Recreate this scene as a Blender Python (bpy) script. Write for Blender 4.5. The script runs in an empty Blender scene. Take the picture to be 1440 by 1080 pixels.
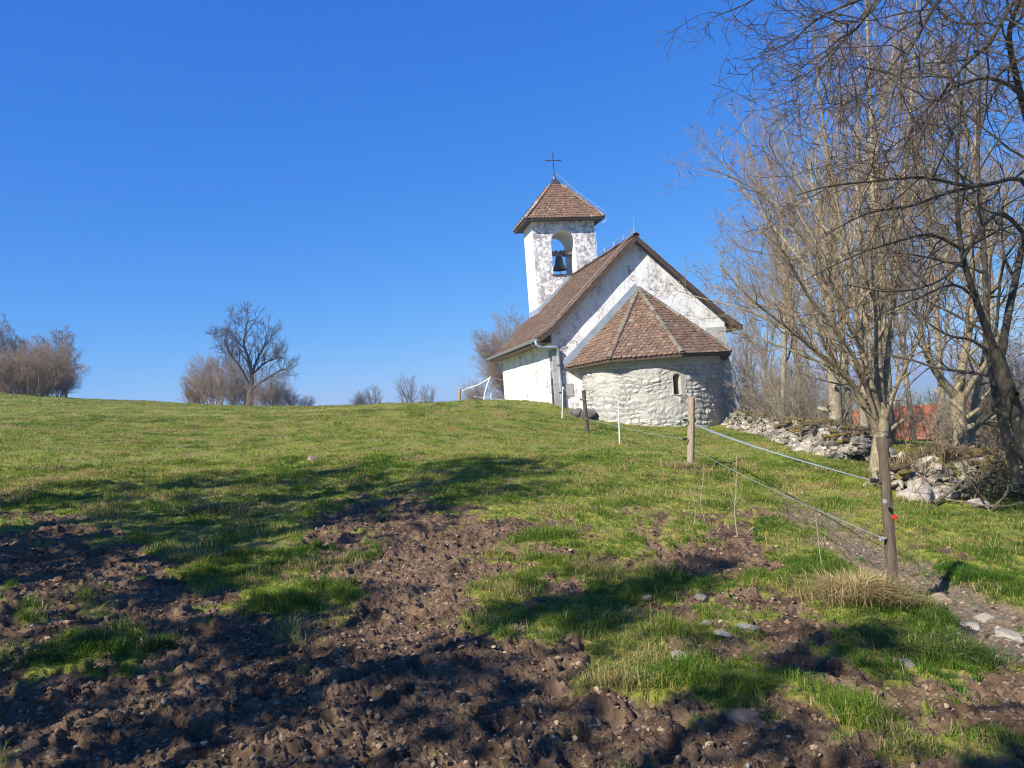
import bpy, math, random
import numpy as np
from math import radians as R
from mathutils import Matrix, Vector

# ------------------------------------------------------------------ camera
EYE = 1.6
F_PX, ROLL, PITCH = 1080.0, R(4.1), R(1.314)
scene = bpy.context.scene
COL = scene.collection
_cp, _sp, _cr, _sr = math.cos(PITCH), math.sin(PITCH), math.cos(ROLL), math.sin(ROLL)
_fwd = Vector((0, _cp, _sp)); _up0 = Vector((0, -_sp, _cp)); _rt0 = Vector((1, 0, 0))
_rt = _rt0 * _cr - _up0 * _sr
_up = _rt0 * _sr + _up0 * _cr
cam_data = bpy.data.cameras.new("camera")
cam = bpy.data.objects.new("camera", cam_data)
COL.objects.link(cam)
cam.matrix_world = Matrix(((_rt.x, _up.x, -_fwd.x, 0), (_rt.y, _up.y, -_fwd.y, 0), (_rt.z, _up.z, -_fwd.z, EYE), (0, 0, 0, 1)))
cam_data.sensor_fit = 'HORIZONTAL'
cam_data.sensor_width = 36.0
cam_data.lens = 36.0 * F_PX / 1440.0
cam_data.clip_start = 0.05
cam_data.clip_end = 20000
scene.camera = cam

# ------------------------------------------------------------------ world, sun, exposure
SUN_EL = R(38)
SUN_TO = Vector((-0.72, -0.695, 0)).normalized()          # horizontal direction towards the sun
world = bpy.data.worlds.new("World")
scene.world = world
world.use_nodes = True
_nt = world.node_tree
_bg = _nt.nodes["Background"]
_sky = _nt.nodes.new("ShaderNodeTexSky")
_sky.sky_type = 'NISHITA'
_sky.sun_disc = False
_sky.sun_elevation = SUN_EL
_sky.sun_rotation = math.atan2(SUN_TO.x, SUN_TO.y)
_sky.altitude = 900
_sky.air_density = 1.0
_sky.dust_density = 0.05
_sky.ozone_density = 6.0
_sep = _nt.nodes.new("ShaderNodeSeparateColor"); _com = _nt.nodes.new("ShaderNodeCombineColor")
_nt.links.new(_sky.outputs[0], _sep.inputs[0])
for _k, (_a, _g) in enumerate(((0.37, 1.18), (0.440, 0.74), (0.630, 0.36))):      # deep clear-air blue: per-channel contrast
    _m = [_nt.nodes.new("ShaderNodeMath") for _q in range(3)]
    _m[0].operation = 'MULTIPLY'; _m[0].inputs[1].default_value = 0.1
    _m[1].operation = 'POWER'; _m[1].inputs[1].default_value = _g
    _m[2].operation = 'MULTIPLY'; _m[2].inputs[1].default_value = 10 * _a
    _nt.links.new(_sep.outputs[_k], _m[0].inputs[0]); _nt.links.new(_m[0].outputs[0], _m[1].inputs[0]); _nt.links.new(_m[1].outputs[0], _m[2].inputs[0])
    _nt.links.new(_m[2].outputs[0], _com.inputs[_k])
_nt.links.new(_com.outputs[0], _bg.inputs["Color"])
_bg.inputs["Strength"].default_value = 0.10
sun_data = bpy.data.lights.new("sun", 'SUN')
sun_data.energy = 4.8
sun_data.angle = R(0.53)
sun_data.color = (1.0, 0.95, 0.86)
sun = bpy.data.objects.new("sun", sun_data)
COL.objects.link(sun)
_d = Vector((SUN_TO.x * math.cos(SUN_EL), SUN_TO.y * math.cos(SUN_EL), math.sin(SUN_EL)))
sun.rotation_euler = _d.to_track_quat('Z', 'Y').to_euler()
sun.location = (-20, -20, 40)
scene.view_settings.view_transform = 'Standard'
scene.view_settings.look = 'None'
scene.view_settings.exposure = 0.80
scene.view_settings.gamma = 1.0
scene.render.engine = 'CYCLES'
scene.cycles.max_bounces = 6
scene.cycles.diffuse_bounces = 3
scene.cycles.transparent_max_bounces = 6
scene.cycles.use_denoising = True
scene.cycles.denoising_prefilter = 'ACCURATE'
scene.cycles.filter_width = 1.1
scene.cycles.sample_clamp_indirect = 4.0

rnd = random.Random(7)
rng = np.random.default_rng(7)

# ------------------------------------------------------------------ pixel -> world helper (photo pixels 1440x1080, Y depth in metres)
def at(px, py, Y):
    a, b = (px - 720.0) / F_PX, (540.0 - py) / F_PX
    d = _fwd + _rt * a + _up * b
    k = Y / d.y
    return Vector((d.x * k, Y, EYE + d.z * k))

def project(x, y, z):
    X = np.asarray(x, float); Y = np.asarray(y, float); Z = np.asarray(z, float) - EYE
    dep = Y * _fwd.y + Z * _fwd.z
    dep = np.where(dep < 0.2, 0.2, dep)
    u = (X * _rt.x + Y * _rt.y + Z * _rt.z) / dep * F_PX + 720
    v = 540 - (X * _up.x + Y * _up.y + Z * _up.z) / dep * F_PX
    return u, v

# ------------------------------------------------------------------ numpy noise
_perm = np.random.default_rng(3).permutation(4096)
_grad = np.random.default_rng(4).uniform(0, 2 * math.pi, 4096)
_gx, _gy = np.cos(_grad), np.sin(_grad)
def _hash(i, j, k=0):
    return _perm[(_perm[(i + 131 * k) & 4095] + j) & 4095]
def noise(x, y, k=0):
    xi = np.floor(x).astype(np.int64); yi = np.floor(y).astype(np.int64)
    fx = x - xi; fy = y - yi
    ux = fx * fx * fx * (fx * (fx * 6 - 15) + 10); uy = fy * fy * fy * (fy * (fy * 6 - 15) + 10)
    def g(a, b):
        h = _hash(xi + a, yi + b, k)
        return _gx[h] * (fx - a) + _gy[h] * (fy - b)
    n0 = g(0, 0) * (1 - ux) + g(1, 0) * ux
    n1 = g(0, 1) * (1 - ux) + g(1, 1) * ux
    return (n0 * (1 - uy) + n1 * uy) * 1.5
def fbm(x, y, o=4, k=0, gain=0.5):
    s = 0; a = 1.0; f = 1.0
    for i in range(o):
        s = s + a * noise(x * f + 17.3 * i, y * f - 9.1 * i, k + i); a *= gain; f *= 2.03
    return s
_rx = np.random.default_rng(5).random(4096); _ry = np.random.default_rng(6).random(4096); _rv = np.random.default_rng(8).random(4096)
def worley(x, y, k=0):
    xi = np.floor(x).astype(np.int64); yi = np.floor(y).astype(np.int64)
    d1 = np.full(x.shape, 9.0); d2 = np.full(x.shape, 9.0); val = np.zeros(x.shape)
    for a in (-1, 0, 1):
        for b in (-1, 0, 1):
            h = _hash(xi + a, yi + b, k)
            d = np.hypot(xi + a + _rx[h] - x, yi + b + _ry[h] - y)
            m = d < d1
            d2 = np.where(m, d1, np.minimum(d2, d)); val = np.where(m, _rv[h], val); d1 = np.where(m, d, d1)
    return d1, d2, val
def sstep(a, b, x):
    t = np.clip((x - a) / (b - a), 0, 1)
    return t * t * (3 - 2 * t)

# ------------------------------------------------------------------ mesh helpers
def mesh_np(name, V, faces, mat=None, parent=None, cols=None, smooth=False, attrs=None, loc=None):
    """faces: list of integer arrays, each (n, k)."""
    me = bpy.data.meshes.new(name)
    V = np.asarray(V, np.float32)
    me.vertices.add(len(V)); me.vertices.foreach_set("co", V.ravel())
    idx = np.concatenate([np.asarray(f, np.int32).ravel() for f in faces])
    tot = np.concatenate([np.full(len(f), np.asarray(f).shape[1], np.int32) for f in faces])
    me.loops.add(len(idx)); me.loops.foreach_set("vertex_index", idx)
    me.polygons.add(len(tot))
    st = np.concatenate([[0], np.cumsum(tot)[:-1]]).astype(np.int32)
    me.polygons.foreach_set("loop_start", st)
    me.update(calc_edges=True)
    me.polygons.foreach_set("use_smooth", np.full(len(tot), bool(smooth)))
    if cols is not None:
        a = me.color_attributes.new("Col", 'FLOAT_COLOR', 'POINT')
        c = np.ones((len(V), 4), np.float32); c[:, :3] = cols
        a.data.foreach_set("color", c.ravel())
    for k, v in (attrs or {}).items():
        a = me.attributes.new(k, 'FLOAT', 'POINT'); a.data.foreach_set("value", np.asarray(v, np.float32))
    if mat is not None: me.materials.append(mat)
    o = bpy.data.objects.new(name, me)
    COL.objects.link(o)
    if parent is not None: o.parent = parent
    if loc is not None: o.location = loc
    return o

class MB:
    """collects pieces into ONE mesh"""
    def __init__(s): s.V = []; s.F = {}; s.C = []; s.n = 0
    def add(s, V, faces, col=(1, 1, 1)):
        V = np.asarray(V, float).reshape(-1, 3)
        for f in faces:
            f = np.asarray(f, np.int64)
            if f.ndim == 1: f = f[None]
            s.F.setdefault(f.shape[1], []).append(f + s.n)
        s.V.append(V); c = np.asarray(col, float)
        s.C.append(np.broadcast_to(c, (len(V), 3)).copy()); s.n += len(V)
    def box(s, a, b, col=(1, 1, 1), M=None):
        x0, y0, z0 = a; x1, y1, z1 = b
        V = np.array([[x0,y0,z0],[x1,y0,z0],[x1,y1,z0],[x0,y1,z0],[x0,y0,z1],[x1,y0,z1],[x1,y1,z1],[x0,y1,z1]], float)
        if M is not None:
            M = np.array(M); V = V @ M[:3, :3].T + M[:3, 3]
        s.add(V, [[[3,2,1,0],[4,5,6,7],[0,1,5,4],[1,2,6,5],[2,3,7,6],[3,0,4,7]]], col)
    def tube(s, pts, rad, sides=8, col=(1, 1, 1), cap=True, squash=None):
        P = np.asarray(pts, float); n = len(P)
        r = np.broadcast_to(np.asarray(rad, float), (n,))
        T = np.gradient(P, axis=0); T /= np.linalg.norm(T, axis=1)[:, None] + 1e-9
        ref = np.array([0, 0, 1.0]) if abs(T[0, 2]) < 0.9 else np.array([1.0, 0, 0])
        A = np.cross(T, ref); A /= np.linalg.norm(A, axis=1)[:, None] + 1e-9
        B = np.cross(T, A)
        ang = np.arange(sides) * 2 * math.pi / sides
        ring = A[:, None] * np.cos(ang)[None, :, None] * r[:, None, None] + B[:, None] * np.sin(ang)[None, :, None] * r[:, None, None] * (squash or 1)
        V = (P[:, None] + ring).reshape(-1, 3)
        i = np.arange(n - 1)[:, None] * sides; j = np.arange(sides)[None]
        j2 = (j + 1) % sides
        f = np.stack([i + j, i + j2, i + sides + j2, i + sides + j], -1).reshape(-1, 4)
        fs = [f]
        if cap: fs += [np.arange(sides)[::-1][None], (np.arange(sides) + (n - 1) * sides)[None]]
        s.add(V, fs, col)
    def lathe(s, prof, sides=24, col=(1, 1, 1), c=(0, 0, 0)):
        P = np.asarray(prof, float); n = len(P)
        ang = np.arange(sides) * 2 * math.pi / sides
        V = np.stack([P[:, None, 0] * np.cos(ang), P[:, None, 0] * np.sin(ang), np.repeat(P[:, 1:2], sides, 1)], -1).reshape(-1, 3) + np.array(c)
        i = np.arange(n - 1)[:, None] * sides; j = np.arange(sides)[None]; j2 = (j + 1) % sides
        s.add(V, [np.stack([i + j, i + j2, i + sides + j2, i + sides + j], -1).reshape(-1, 4)], col)
    def build(s, name, mat, parent=None, smooth=False, loc=None):
        return mesh_np(name, np.concatenate(s.V), [np.concatenate(v) for v in s.F.values()], mat, parent, np.concatenate(s.C), smooth, loc=loc)

def tag(o, label=None, cat=None, group=None, kind=None):
    if label: o["label"] = label
    if cat: o["category"] = cat
    if group: o["group"] = group
    if kind: o["kind"] = kind
    return o
def empty(name, loc=(0, 0, 0), rz=0.0, label=None, cat=None, group=None):
    o = bpy.data.objects.new(name, None); COL.objects.link(o)
    o.empty_display_size = 0.3
    o.location = loc; o.rotation_euler = (0, 0, rz)
    return tag(o, label, cat, group)
def copy_tree(o, parent=None):
    c = o.copy(); COL.objects.link(c)
    if parent is not None: c.parent = parent
    for ch in list(o.children): copy_tree(ch, c)
    return c

# ------------------------------------------------------------------ material helpers
def material(name):
    m = bpy.data.materials.new(name); m.use_nodes = True
    nt = m.node_tree; b = nt.nodes["Principled BSDF"]
    return m, nt, b
def nd(nt, typ, **kw):
    n = nt.nodes.new(typ)
    for k, v in kw.items():
        if k in n.inputs.keys(): n.inputs[k].default_value = v
        else: setattr(n, k, v)
    return n
def lk(nt, a, b): nt.links.new(a, b)
def noise_n(nt, scale, detail=6, rough=0.6, vec=None, dist=0.0):
    n = nd(nt, "ShaderNodeTexNoise"); n.inputs["Scale"].default_value = scale; n.inputs["Detail"].default_value = detail
    n.inputs["Roughness"].default_value = rough; n.inputs["Distortion"].default_value = dist
    if vec is not None: lk(nt, vec, n.inputs["Vector"])
    return n.outputs["Fac"]
def ramp(nt, fac, stops):
    r = nd(nt, "ShaderNodeValToRGB"); cr = r.color_ramp
    while len(cr.elements) < len(stops): cr.elements.new(0.5)
    for e, (p, c) in zip(cr.elements, stops):
        e.position = p; e.color = (*c, 1) if len(c) == 3 else c
    lk(nt, fac, r.inputs[0]); return r.outputs[0]
def mix(nt, fac, a, b, mode='MIX'):
    m = nd(nt, "ShaderNodeMix"); m.data_type = 'RGBA'; m.blend_type = mode
    for s, v in ((m.inputs[0], fac), (m.inputs[6], a), (m.inputs[7], b)):
        if hasattr(v, "is_output"): lk(nt, v, s)
        elif isinstance(v, (int, float)): s.default_value = v
        else: s.default_value = (*v, 1)
    return m.outputs[2]
def math_n(nt, op, a, b=None):
    m = nd(nt, "ShaderNodeMath"); m.operation = op
    for i, v in enumerate((a, b)):
        if v is None: continue
        if hasattr(v, "is_output"): lk(nt, v, m.inputs[i])
        else: m.inputs[i].default_value = v
    return m.outputs[0]
def bump(nt, b, h, strength=0.5, dist=0.02):
    n = nd(nt, "ShaderNodeBump"); n.inputs["Strength"].default_value = strength; n.inputs["Distance"].default_value = dist
    lk(nt, h, n.inputs["Height"]); lk(nt, n.outputs[0], b.inputs["Normal"])
def objvec(nt, sx=1, sy=1, sz=1):
    t = nd(nt, "ShaderNodeTexCoord"); m = nd(nt, "ShaderNodeMapping"); m.inputs["Scale"].default_value = (sx, sy, sz)
    lk(nt, t.outputs["Object"], m.inputs["Vector"]); return m.outputs[0]
def attr(nt, name, color=True):
    a = nd(nt, "ShaderNodeAttribute"); a.attribute_name = name
    return a.outputs["Color"] if color else a.outputs["Fac"]

def mat_simple(name, c1, c2, scale=8, rough=0.7, metal=0.0, bstr=0.3, bdist=0.01, sx=1, sy=1, sz=1, vcol=False, detail=6):
    m, nt, b = material(name)
    v = objvec(nt, sx, sy, sz)
    n = noise_n(nt, scale, detail, 0.65, v)
    c = ramp(nt, n, [(0.3, c1), (0.7, c2)])
    if vcol: c = mix(nt, 1.0, c, attr(nt, "Col"), 'MULTIPLY')
    lk(nt, c, b.inputs["Base Color"]); b.inputs["Roughness"].default_value = rough; b.inputs["Metallic"].default_value = metal
    b.inputs["Specular IOR Level"].default_value = 0.3
    if bstr: bump(nt, b, n, bstr, bdist)
    return m
def mat_vcol(name, rough=0.8, scale=12, amount=0.45, bstr=0.4, bdist=0.01, trans=0.0, spec=0.25, lichen=None):
    """uses the per-piece colour attribute, mottled by noise"""
    m, nt, b = material(name)
    v = objvec(nt)
    n = noise_n(nt, scale, 7, 0.7, v)
    f = ramp(nt, n, [(0.25, (1 - amount,) * 3), (0.75, (1 + amount * 0.6,) * 3)])
    c = mix(nt, 1.0, attr(nt, "Col"), f, 'MULTIPLY')
    if lichen:
        n2 = noise_n(nt, lichen[1], 5, 0.6, v)
        c = mix(nt, ramp(nt, n2, [(lichen[2], (0, 0, 0)), (lichen[2] + 0.07, (1, 1, 1))]), c, lichen[0])
    lk(nt, c, b.inputs["Base Color"]); b.inputs["Roughness"].default_value = rough
    b.inputs["Specular IOR Level"].default_value = spec
    if bstr: bump(nt, b, n, bstr, bdist)
    if trans:
        tr = nd(nt, "ShaderNodeBsdfTranslucent"); lk(nt, c, tr.inputs["Color"])
        ms = nd(nt, "ShaderNodeMixShader"); ms.inputs[0].default_value = trans
        lk(nt, b.outputs[0], ms.inputs[1]); lk(nt, tr.outputs[0], ms.inputs[2])
        lk(nt, ms.outputs[0], nt.nodes["Material Output"].inputs["Surface"])
    return m

# ================================================================== TERRAIN
_ctrl = [  # photo pixel, depth
    (720,1080,3.36),(0,1080,3.45),(1440,1080,3.2),(1258,851,5.8),(971,660,13.2),(825,608,22),(871,624,19),(790,589,25),
    (680,564.5,31),(818,591,27.3),(905,600,25.9),(1008,598,27),(1030,600,27.5),(781,568,28.0),(709,566,38),(745,567,33),
    (1150,628,18),(1235,664,12.2),(1280,700,10.2),(1440,725,9.6),(1440,640,20),(1300,626,23),(1100,600,30),
    (620,567.5,33),(560,570,36),(460,573,41),(350,574,45),(200,564,43),(120,563,43),(0,550,44),(-200,533,46),(-450,520,48),
    (0,700,9.8),(300,700,10.6),(720,660,12.3),(360,620,19),(100,620,17),(600,610,19),(1360,900,5.1),(1100,800,6.8),
]
_cp_ = [tuple(at(*c)) for c in _ctrl] + [
    (0,-15,-0.3),(-20,-10,0.9),(15,-10,-1.2),(-26,8,2.4),(0,0,0.0),(14,8,-1.1),(22,25,-2.2),(12,32,-0.6),
    (9,45,-1.8),(20,45,-5.2),(32,45,-6.0),(2,50,0.4),(-8,58,0.6),(-18,62,1.2),(-30,62,2.0),(-45,62,2.6),(25,10,-2.4),(0,75,-4),(-25,80,-3),(30,70,-9)]
_cp_ = np.array(_cp_)
def _tps(d): return np.where(d > 1e-9, d * d * np.log(d + 1e-12), 0)
_S = 20.0
_n = len(_cp_)
_K = _tps(np.hypot(_cp_[:, None, 0] - _cp_[None, :, 0], _cp_[:, None, 1] - _cp_[None, :, 1]) / _S) + np.eye(_n) * 0.004
_Pm = np.c_[np.ones(_n), _cp_[:, :2] / _S]
_w = np.linalg.solve(np.block([[_K, _Pm], [_Pm.T, np.zeros((3, 3))]]), np.r_[_cp_[:, 2], 0, 0, 0])
def base_z(x, y):
    x = np.asarray(x, float); y = np.asarray(y, float)
    sh = x.shape; x = x.ravel(); y = y.ravel(); z = np.zeros(x.shape)
    for i in range(0, len(x), 200000):
        a, b = x[i:i+200000], y[i:i+200000]
        k = _tps(np.hypot(a[:, None] - _cp_[None, :, 0], b[:, None] - _cp_[None, :, 1]) / _S)
        z[i:i+200000] = k @ _w[:_n] + _w[_n] + _w[_n+1] * a / _S + _w[_n+2] * b / _S
    r = np.hypot(x, y)
    far = -14 - 0.012 * np.minimum(r, 1500)
    z = z + (far - z) * sstep(62, 130, r)
    return z.reshape(sh)

# grass cover in the foreground, read from the photograph (rows v = 680..1080, columns u = 0..1440)
_G = np.array([
 [9,9,9,9,9,9,5,5,7,8,8,9,9,9,9,9,9,9,9],
 [3,3,7,8,9,7,3,2,4,5,6,5,5,6,8,7,8,8,8],
 [2,0,3,8,8,8,2,1,2,3,5,5,3,2,8,7,6,8,8],
 [1,0,0,3,7,8,3,0,0,4,4,6,4,1,7,8,6,6,7],
 [2,1,1,1,3,8,5,1,1,6,7,8,5,3,5,8,7,4,8],
 [5,3,4,1,1,3,3,1,1,3,7,7,4,2,1,5,8,5,2],
 [4,5,3,4,0,1,0,0,0,1,3,8,6,5,2,4,7,8,2],
 [1,1,2,1,1,0,0,0,0,0,2,6,7,6,5,2,3,4,1],
 [0,1,2,2,0,0,0,0,0,0,0,1,3,5,3,4,2,3,1],
 [0,0,0,0,0,0,0,0,0,0,0,0,0,1,1,2,2,3,3],
 [0,0,0,0,0,0,0,0,0,0,0,0,0,0,1,1,2,2,3]], float) / 9.0
_trail = np.array([(at(*p).x, at(*p).y) for p in ((1440,930,4.9),(1390,868,5.55),(1330,825,6.2),(1265,785,6.9),(1195,742,8.0),(1130,705,9.4),(1060,668,12))])
def cover(x, y, z):
    """grass cover 0..1, path 0..1"""
    u, v = project(x, y, z)
    inside = y > 1.0
    uu = np.clip(u / 80.0, 0, 17.999); vv = np.clip((v - 680) / 40.0, 0, 9.999)
    i = vv.astype(int); j = uu.astype(int); fv = vv - i; fu = uu - j
    g = (_G[i, j] * (1-fu) + _G[i, j+1] * fu) * (1-fv) + (_G[i+1, j] * (1-fu) + _G[i+1, j+1] * fu) * fv
    g = np.where(inside, g, 0.35)
    n = fbm(x * 1.6, y * 1.6, 4, 11)
    n2 = fbm(x * 6.0, y * 6.0, 3, 15)
    n3 = noise(x * 0.35, y * 0.35, 19)
    c = g + 0.42 * n + 0.28 * n2
    far = sstep(9, 14, np.hypot(x, y))
    c = c * (1 - far) + far * (0.86 + 0.28 * n + 0.12 * n2 + 0.10 * n3)
    d = np.full(x.shape, 9.0)
    for a, b in zip(_trail[:-1], _trail[1:]):
        ab = b - a; t = np.clip(((x - a[0]) * ab[0] + (y - a[1]) * ab[1]) / (ab @ ab), 0, 1)
        d = np.minimum(d, np.hypot(x - a[0] - t * ab[0], y - a[1] - t * ab[1]))
    path = 1 - sstep(0.12, 0.46, d + 0.22 * n + 0.1 * n2)
    fade = 1 - sstep(7.5, 11.5, y)
    path = path * fade
    return np.clip(sstep(0.36, 0.60, c) * (1 - 0.92 * path), 0, 1), path

def detail_z(x, y, g, path):
    """churned mud, tussocks, hoof prints"""
    r = np.hypot(x, y)
    lod = 1 - sstep(14, 24, r)
    mud = 1 - g
    a = 0.62 * x + 0.78 * y; b = -0.78 * x + 0.62 * y                    # drag direction of the churned soil
    h = 0.05 * fbm(x * 0.5, y * 0.5, 3, 31)
    h = h + 0.020 * fbm(x * 1.7, y * 1.7, 3, 35) * lod
    wx, wy = x + 0.05 * noise(x * 7, y * 7, 41) + 0.02 * noise(x * 21, y * 21, 42), y + 0.05 * noise(x * 7, y * 7, 43) + 0.02 * noise(x * 21, y * 21, 44)
    d1, d2, vv = worley(wx * 3.6, wy * 3.6, 2)
    pits = -0.060 * (1 - sstep(0.08, 0.34, d1)) * (vv > 0.45) + 0.026 * sstep(0.25, 0.40, d1) * (1 - sstep(0.40, 0.60, d1)) * (vv > 0.45)
    crumb = 0
    for k, (f, am) in enumerate(((3.2, .018), (7.3, .022), (15.5, .024), (33.0, .019), (62.0, .012))):
        q = noise(wx * f, wy * f, 52 + k)
        crumb = crumb + am * ((0.42 - np.abs(q)) + 0.55 * np.minimum(q, 0.10))
    e1, e2, ev = worley(wx * 11 + 3, wy * 11, 5)
    clod = 0.026 * np.maximum(ev - 0.55, 0) / 0.45 * sstep(0.03, 0.20, e2 - e1)
    streak = 0.034 * fbm(a * 0.9, b * 4.2, 3, 51)
    rough = pits + crumb + clod + streak
    m = mud * (1 - 0.80 * path) * lod
    h = h + m * rough - 0.035 * mud * lod
    h = h + g * lod * (0.026 * np.abs(fbm(x * 3.2, y * 3.2, 3, 61)) + 0.014 * fbm(x * 8, y * 8, 2, 63))
    h = h + path * (0.02 * noise(x * 7, y * 7, 66) + 0.010 * noise(x * 19, y * 19, 67)) * lod - 0.03 * path
    return h
def ground_full(x, y):
    z = base_z(x, y)
    g, p = cover(x, y, z)
    return z + detail_z(x, y, g, p), g, p
def gz(x, y):
    return float(ground_full(np.array([float(x)]), np.array([float(y)]))[0][0])

# ground sheet: one polar grid, fine in front of the viewpoint, coarse elsewhere, out to the horizon
_th = np.concatenate([np.linspace(R(-41), R(41), 760), np.linspace(R(41), R(319), 72)[1:-1]])
_rr = np.concatenate([[0.35, 0.8, 1.3, 1.8], np.geomspace(2.3, 14, 1050)[:-1], np.geomspace(14, 60, 240), np.geomspace(63, 9000, 46)])
TT, RR = np.meshgrid(_th, _rr)
GX = RR * np.sin(TT); GY = RR * np.cos(TT)
GZ, GG, GP = ground_full(GX, GY)
nr, nth = GX.shape
V = np.stack([GX, GY, GZ], -1).reshape(-1, 3)
i = np.arange(nr - 1)[:, None] * nth; j = np.arange(nth)[None]; j2 = (j + 1) % nth
FQ = np.stack([i + j, i + nth + j, i + nth + j2, i + j2], -1).reshape(-1, 4)[:, ::-1]
V = np.vstack([V, [[0, 0, float(base_z(np.array([0.]), np.array([0.]))[0])]]])
FT = np.stack([np.full(nth, len(V) - 1), np.arange(nth), (np.arange(nth) + 1) % nth], -1)
m_ground, nt, b = material("ground_soil")
vec = objvec(nt)
n1 = noise_n(nt, 3.0, 8, 0.65, vec); n2 = noise_n(nt, 22.0, 6, 0.7, vec); n3 = noise_n(nt, 0.5, 4, 0.6, vec); n4 = noise_n(nt, 90, 4, 0.7, vec)
mudc = ramp(nt, n1, [(0.34, (0.046, 0.028, 0.017)), (0.5, (0.140, 0.086, 0.050)), (0.70, (0.27, 0.172, 0.102))])
mudc = mix(nt, ramp(nt, n2, [(0.50, (0, 0, 0)), (0.68, (0.8,) * 3)]), mudc, (0.32, 0.212, 0.125))
mudc = mix(nt, ramp(nt, n4, [(0.64, (0, 0, 0)), (0.70, (0.7,) * 3)]), mudc, (0.38, 0.31, 0.225))
grc = ramp(nt, n2, [(0.3, (0.08, 0.10, 0.012)), (0.5, (0.23, 0.255, 0.030)), (0.7, (0.40, 0.30, 0.085))])
nb = noise_n(nt, 1.6, 6, 0.7, vec, 0.3)
grc = mix(nt, ramp(nt, nb, [(0.50, (0, 0, 0)), (0.64, (0.85,) * 3)]), grc, (0.24, 0.165, 0.075))
pathc = ramp(nt, n2, [(0.3, (0.13, 0.092, 0.062)), (0.7, (0.26, 0.20, 0.145))])
c = mix(nt, attr(nt, "grass", False), mudc, grc)
c = mix(nt, attr(nt, "path", False), c, pathc)
lk(nt, c, b.inputs["Base Color"]); b.inputs["Roughness"].default_value = 0.85; b.inputs["Specular IOR Level"].default_value = 0.25
hh = math_n(nt, 'ADD', math_n(nt, 'MULTIPLY', n2, 1.0), math_n(nt, 'MULTIPLY', n4, 0.35))
bump(nt, b, hh, 1.0, 0.035)
ground = mesh_np("ground", V, [FQ, FT], m_ground, attrs={"grass": np.r_[GG.ravel(), 0.3], "path": np.r_[GP.ravel(), 0]}, smooth=True)
tag(ground, "sloping meadow with churned mud in front", "ground", kind="structure")

# ================================================================== CHURCH
# local frame: x along the gable (right), y along the nave (away), z height above eye level + EYE
CH = Vector((1.563, 28.167, EYE)); CROT = R(11.347)
W, L, OV, EV, HE, HR = 6.9, 10.05, 0.30, 0.58, 2.2, 5.84
def ch_world(s, t, h=0):
    c, k = math.cos(CROT), math.sin(CROT)
    return Vector((CH.x + c * s - k * t, CH.y + k * s + c * t, CH.z + h))

def plaster(name, stain, stain_lo, flake=0.0):
    m, nt, b = material(name)
    v = objvec(nt); vs = objvec(nt, 3.0, 3.0, 0.45)
    n0 = noise_n(nt, 1.3, 6, 0.6, v); n1 = noise_n(nt, 6.0, 8, 0.7, v, 0.3); n2 = noise_n(nt, 2.2, 6, 0.65, vs); n3 = noise_n(nt, 40, 4, 0.6, v)
    c = ramp(nt, n3, [(0.3, (0.74, 0.73, 0.71)), (0.7, (0.82, 0.81, 0.79))])
    f = math_n(nt, 'MULTIPLY', ramp(nt, n1, [(stain_lo, (0, 0, 0)), (stain_lo + 0.12, (1, 1, 1))]), ramp(nt, n0, [(0.47, (0, 0, 0)), (0.60, (1, 1, 1))]))
    c = mix(nt, math_n(nt, 'MULTIPLY', f, stain), c, (0.34, 0.275, 0.255))
    s = math_n(nt, 'MULTIPLY', ramp(nt, n2, [(0.52, (0, 0, 0)), (0.72, (1, 1, 1))]), 0.45 * stain)
    c = mix(nt, s, c, (0.26, 0.24, 0.235))
    if flake:                                                           # only the weather side (the front) has lost its paint
        n5 = noise_n(nt, 5.0, 8, 0.68, v, 0.4); n6 = noise_n(nt, 1.1, 4, 0.6, v)
        tcn = nd(nt, "ShaderNodeTexCoord"); sx = nd(nt, "ShaderNodeSeparateXYZ"); lk(nt, tcn.outputs["Object"], sx.inputs[0])
        front = ramp(nt, math_n(nt, 'SUBTRACT', sx.outputs[1], 8.135), [(0.0, (1, 1, 1)), (0.05, (0, 0, 0))])
        k = math_n(nt, 'MULTIPLY', ramp(nt, n5, [(0.45, (0, 0, 0)), (0.55, (1, 1, 1))]), ramp(nt, n6, [(0.34, (0.25,) * 3), (0.55, (1, 1, 1))]))
        c = mix(nt, math_n(nt, 'MULTIPLY', math_n(nt, 'MULTIPLY', k, front), flake), c, (0.23, 0.19, 0.185))
    lk(nt, c, b.inputs["Base Color"]); b.inputs["Roughness"].default_value = 0.9; b.inputs["Specular IOR Level"].default_value = 0.15
    bump(nt, b, math_n(nt, 'ADD', n1, math_n(nt, 'MULTIPLY', n3, 0.4)), 0.35, 0.02)
    return m
M_PLASTER = plaster("white_plaster", 0.95, 0.45)
M_TOWER = plaster("flaking_plaster", 0.35, 0.50, 0.85)
M_STONE = mat_vcol("hewn_stone", 0.9, 14, 0.35, 0.5, 0.02)
M_TILE = mat_vcol("clay_tile", 0.85, 20, 0.40, 0.3, 0.006, lichen=((0.36, 0.32, 0.24), 7.0, 0.62))
M_CAPTILE = mat_vcol("ridge_tile", 0.9, 16, 0.45, 0.4, 0.01, lichen=((0.30, 0.29, 0.14), 9.0, 0.60))
M_DECK = mat_simple("weathered_board", (0.045, 0.030, 0.020), (0.10, 0.068, 0.046), 5, 0.85, 0, 0.3, 0.01, 1, 9, 1)
M_SOFFIT = mat_simple("soffit_board", (0.16, 0.115, 0.080), (0.26, 0.195, 0.145), 5, 0.85, 0, 0.3, 0.01, 9, 1, 1)
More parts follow.
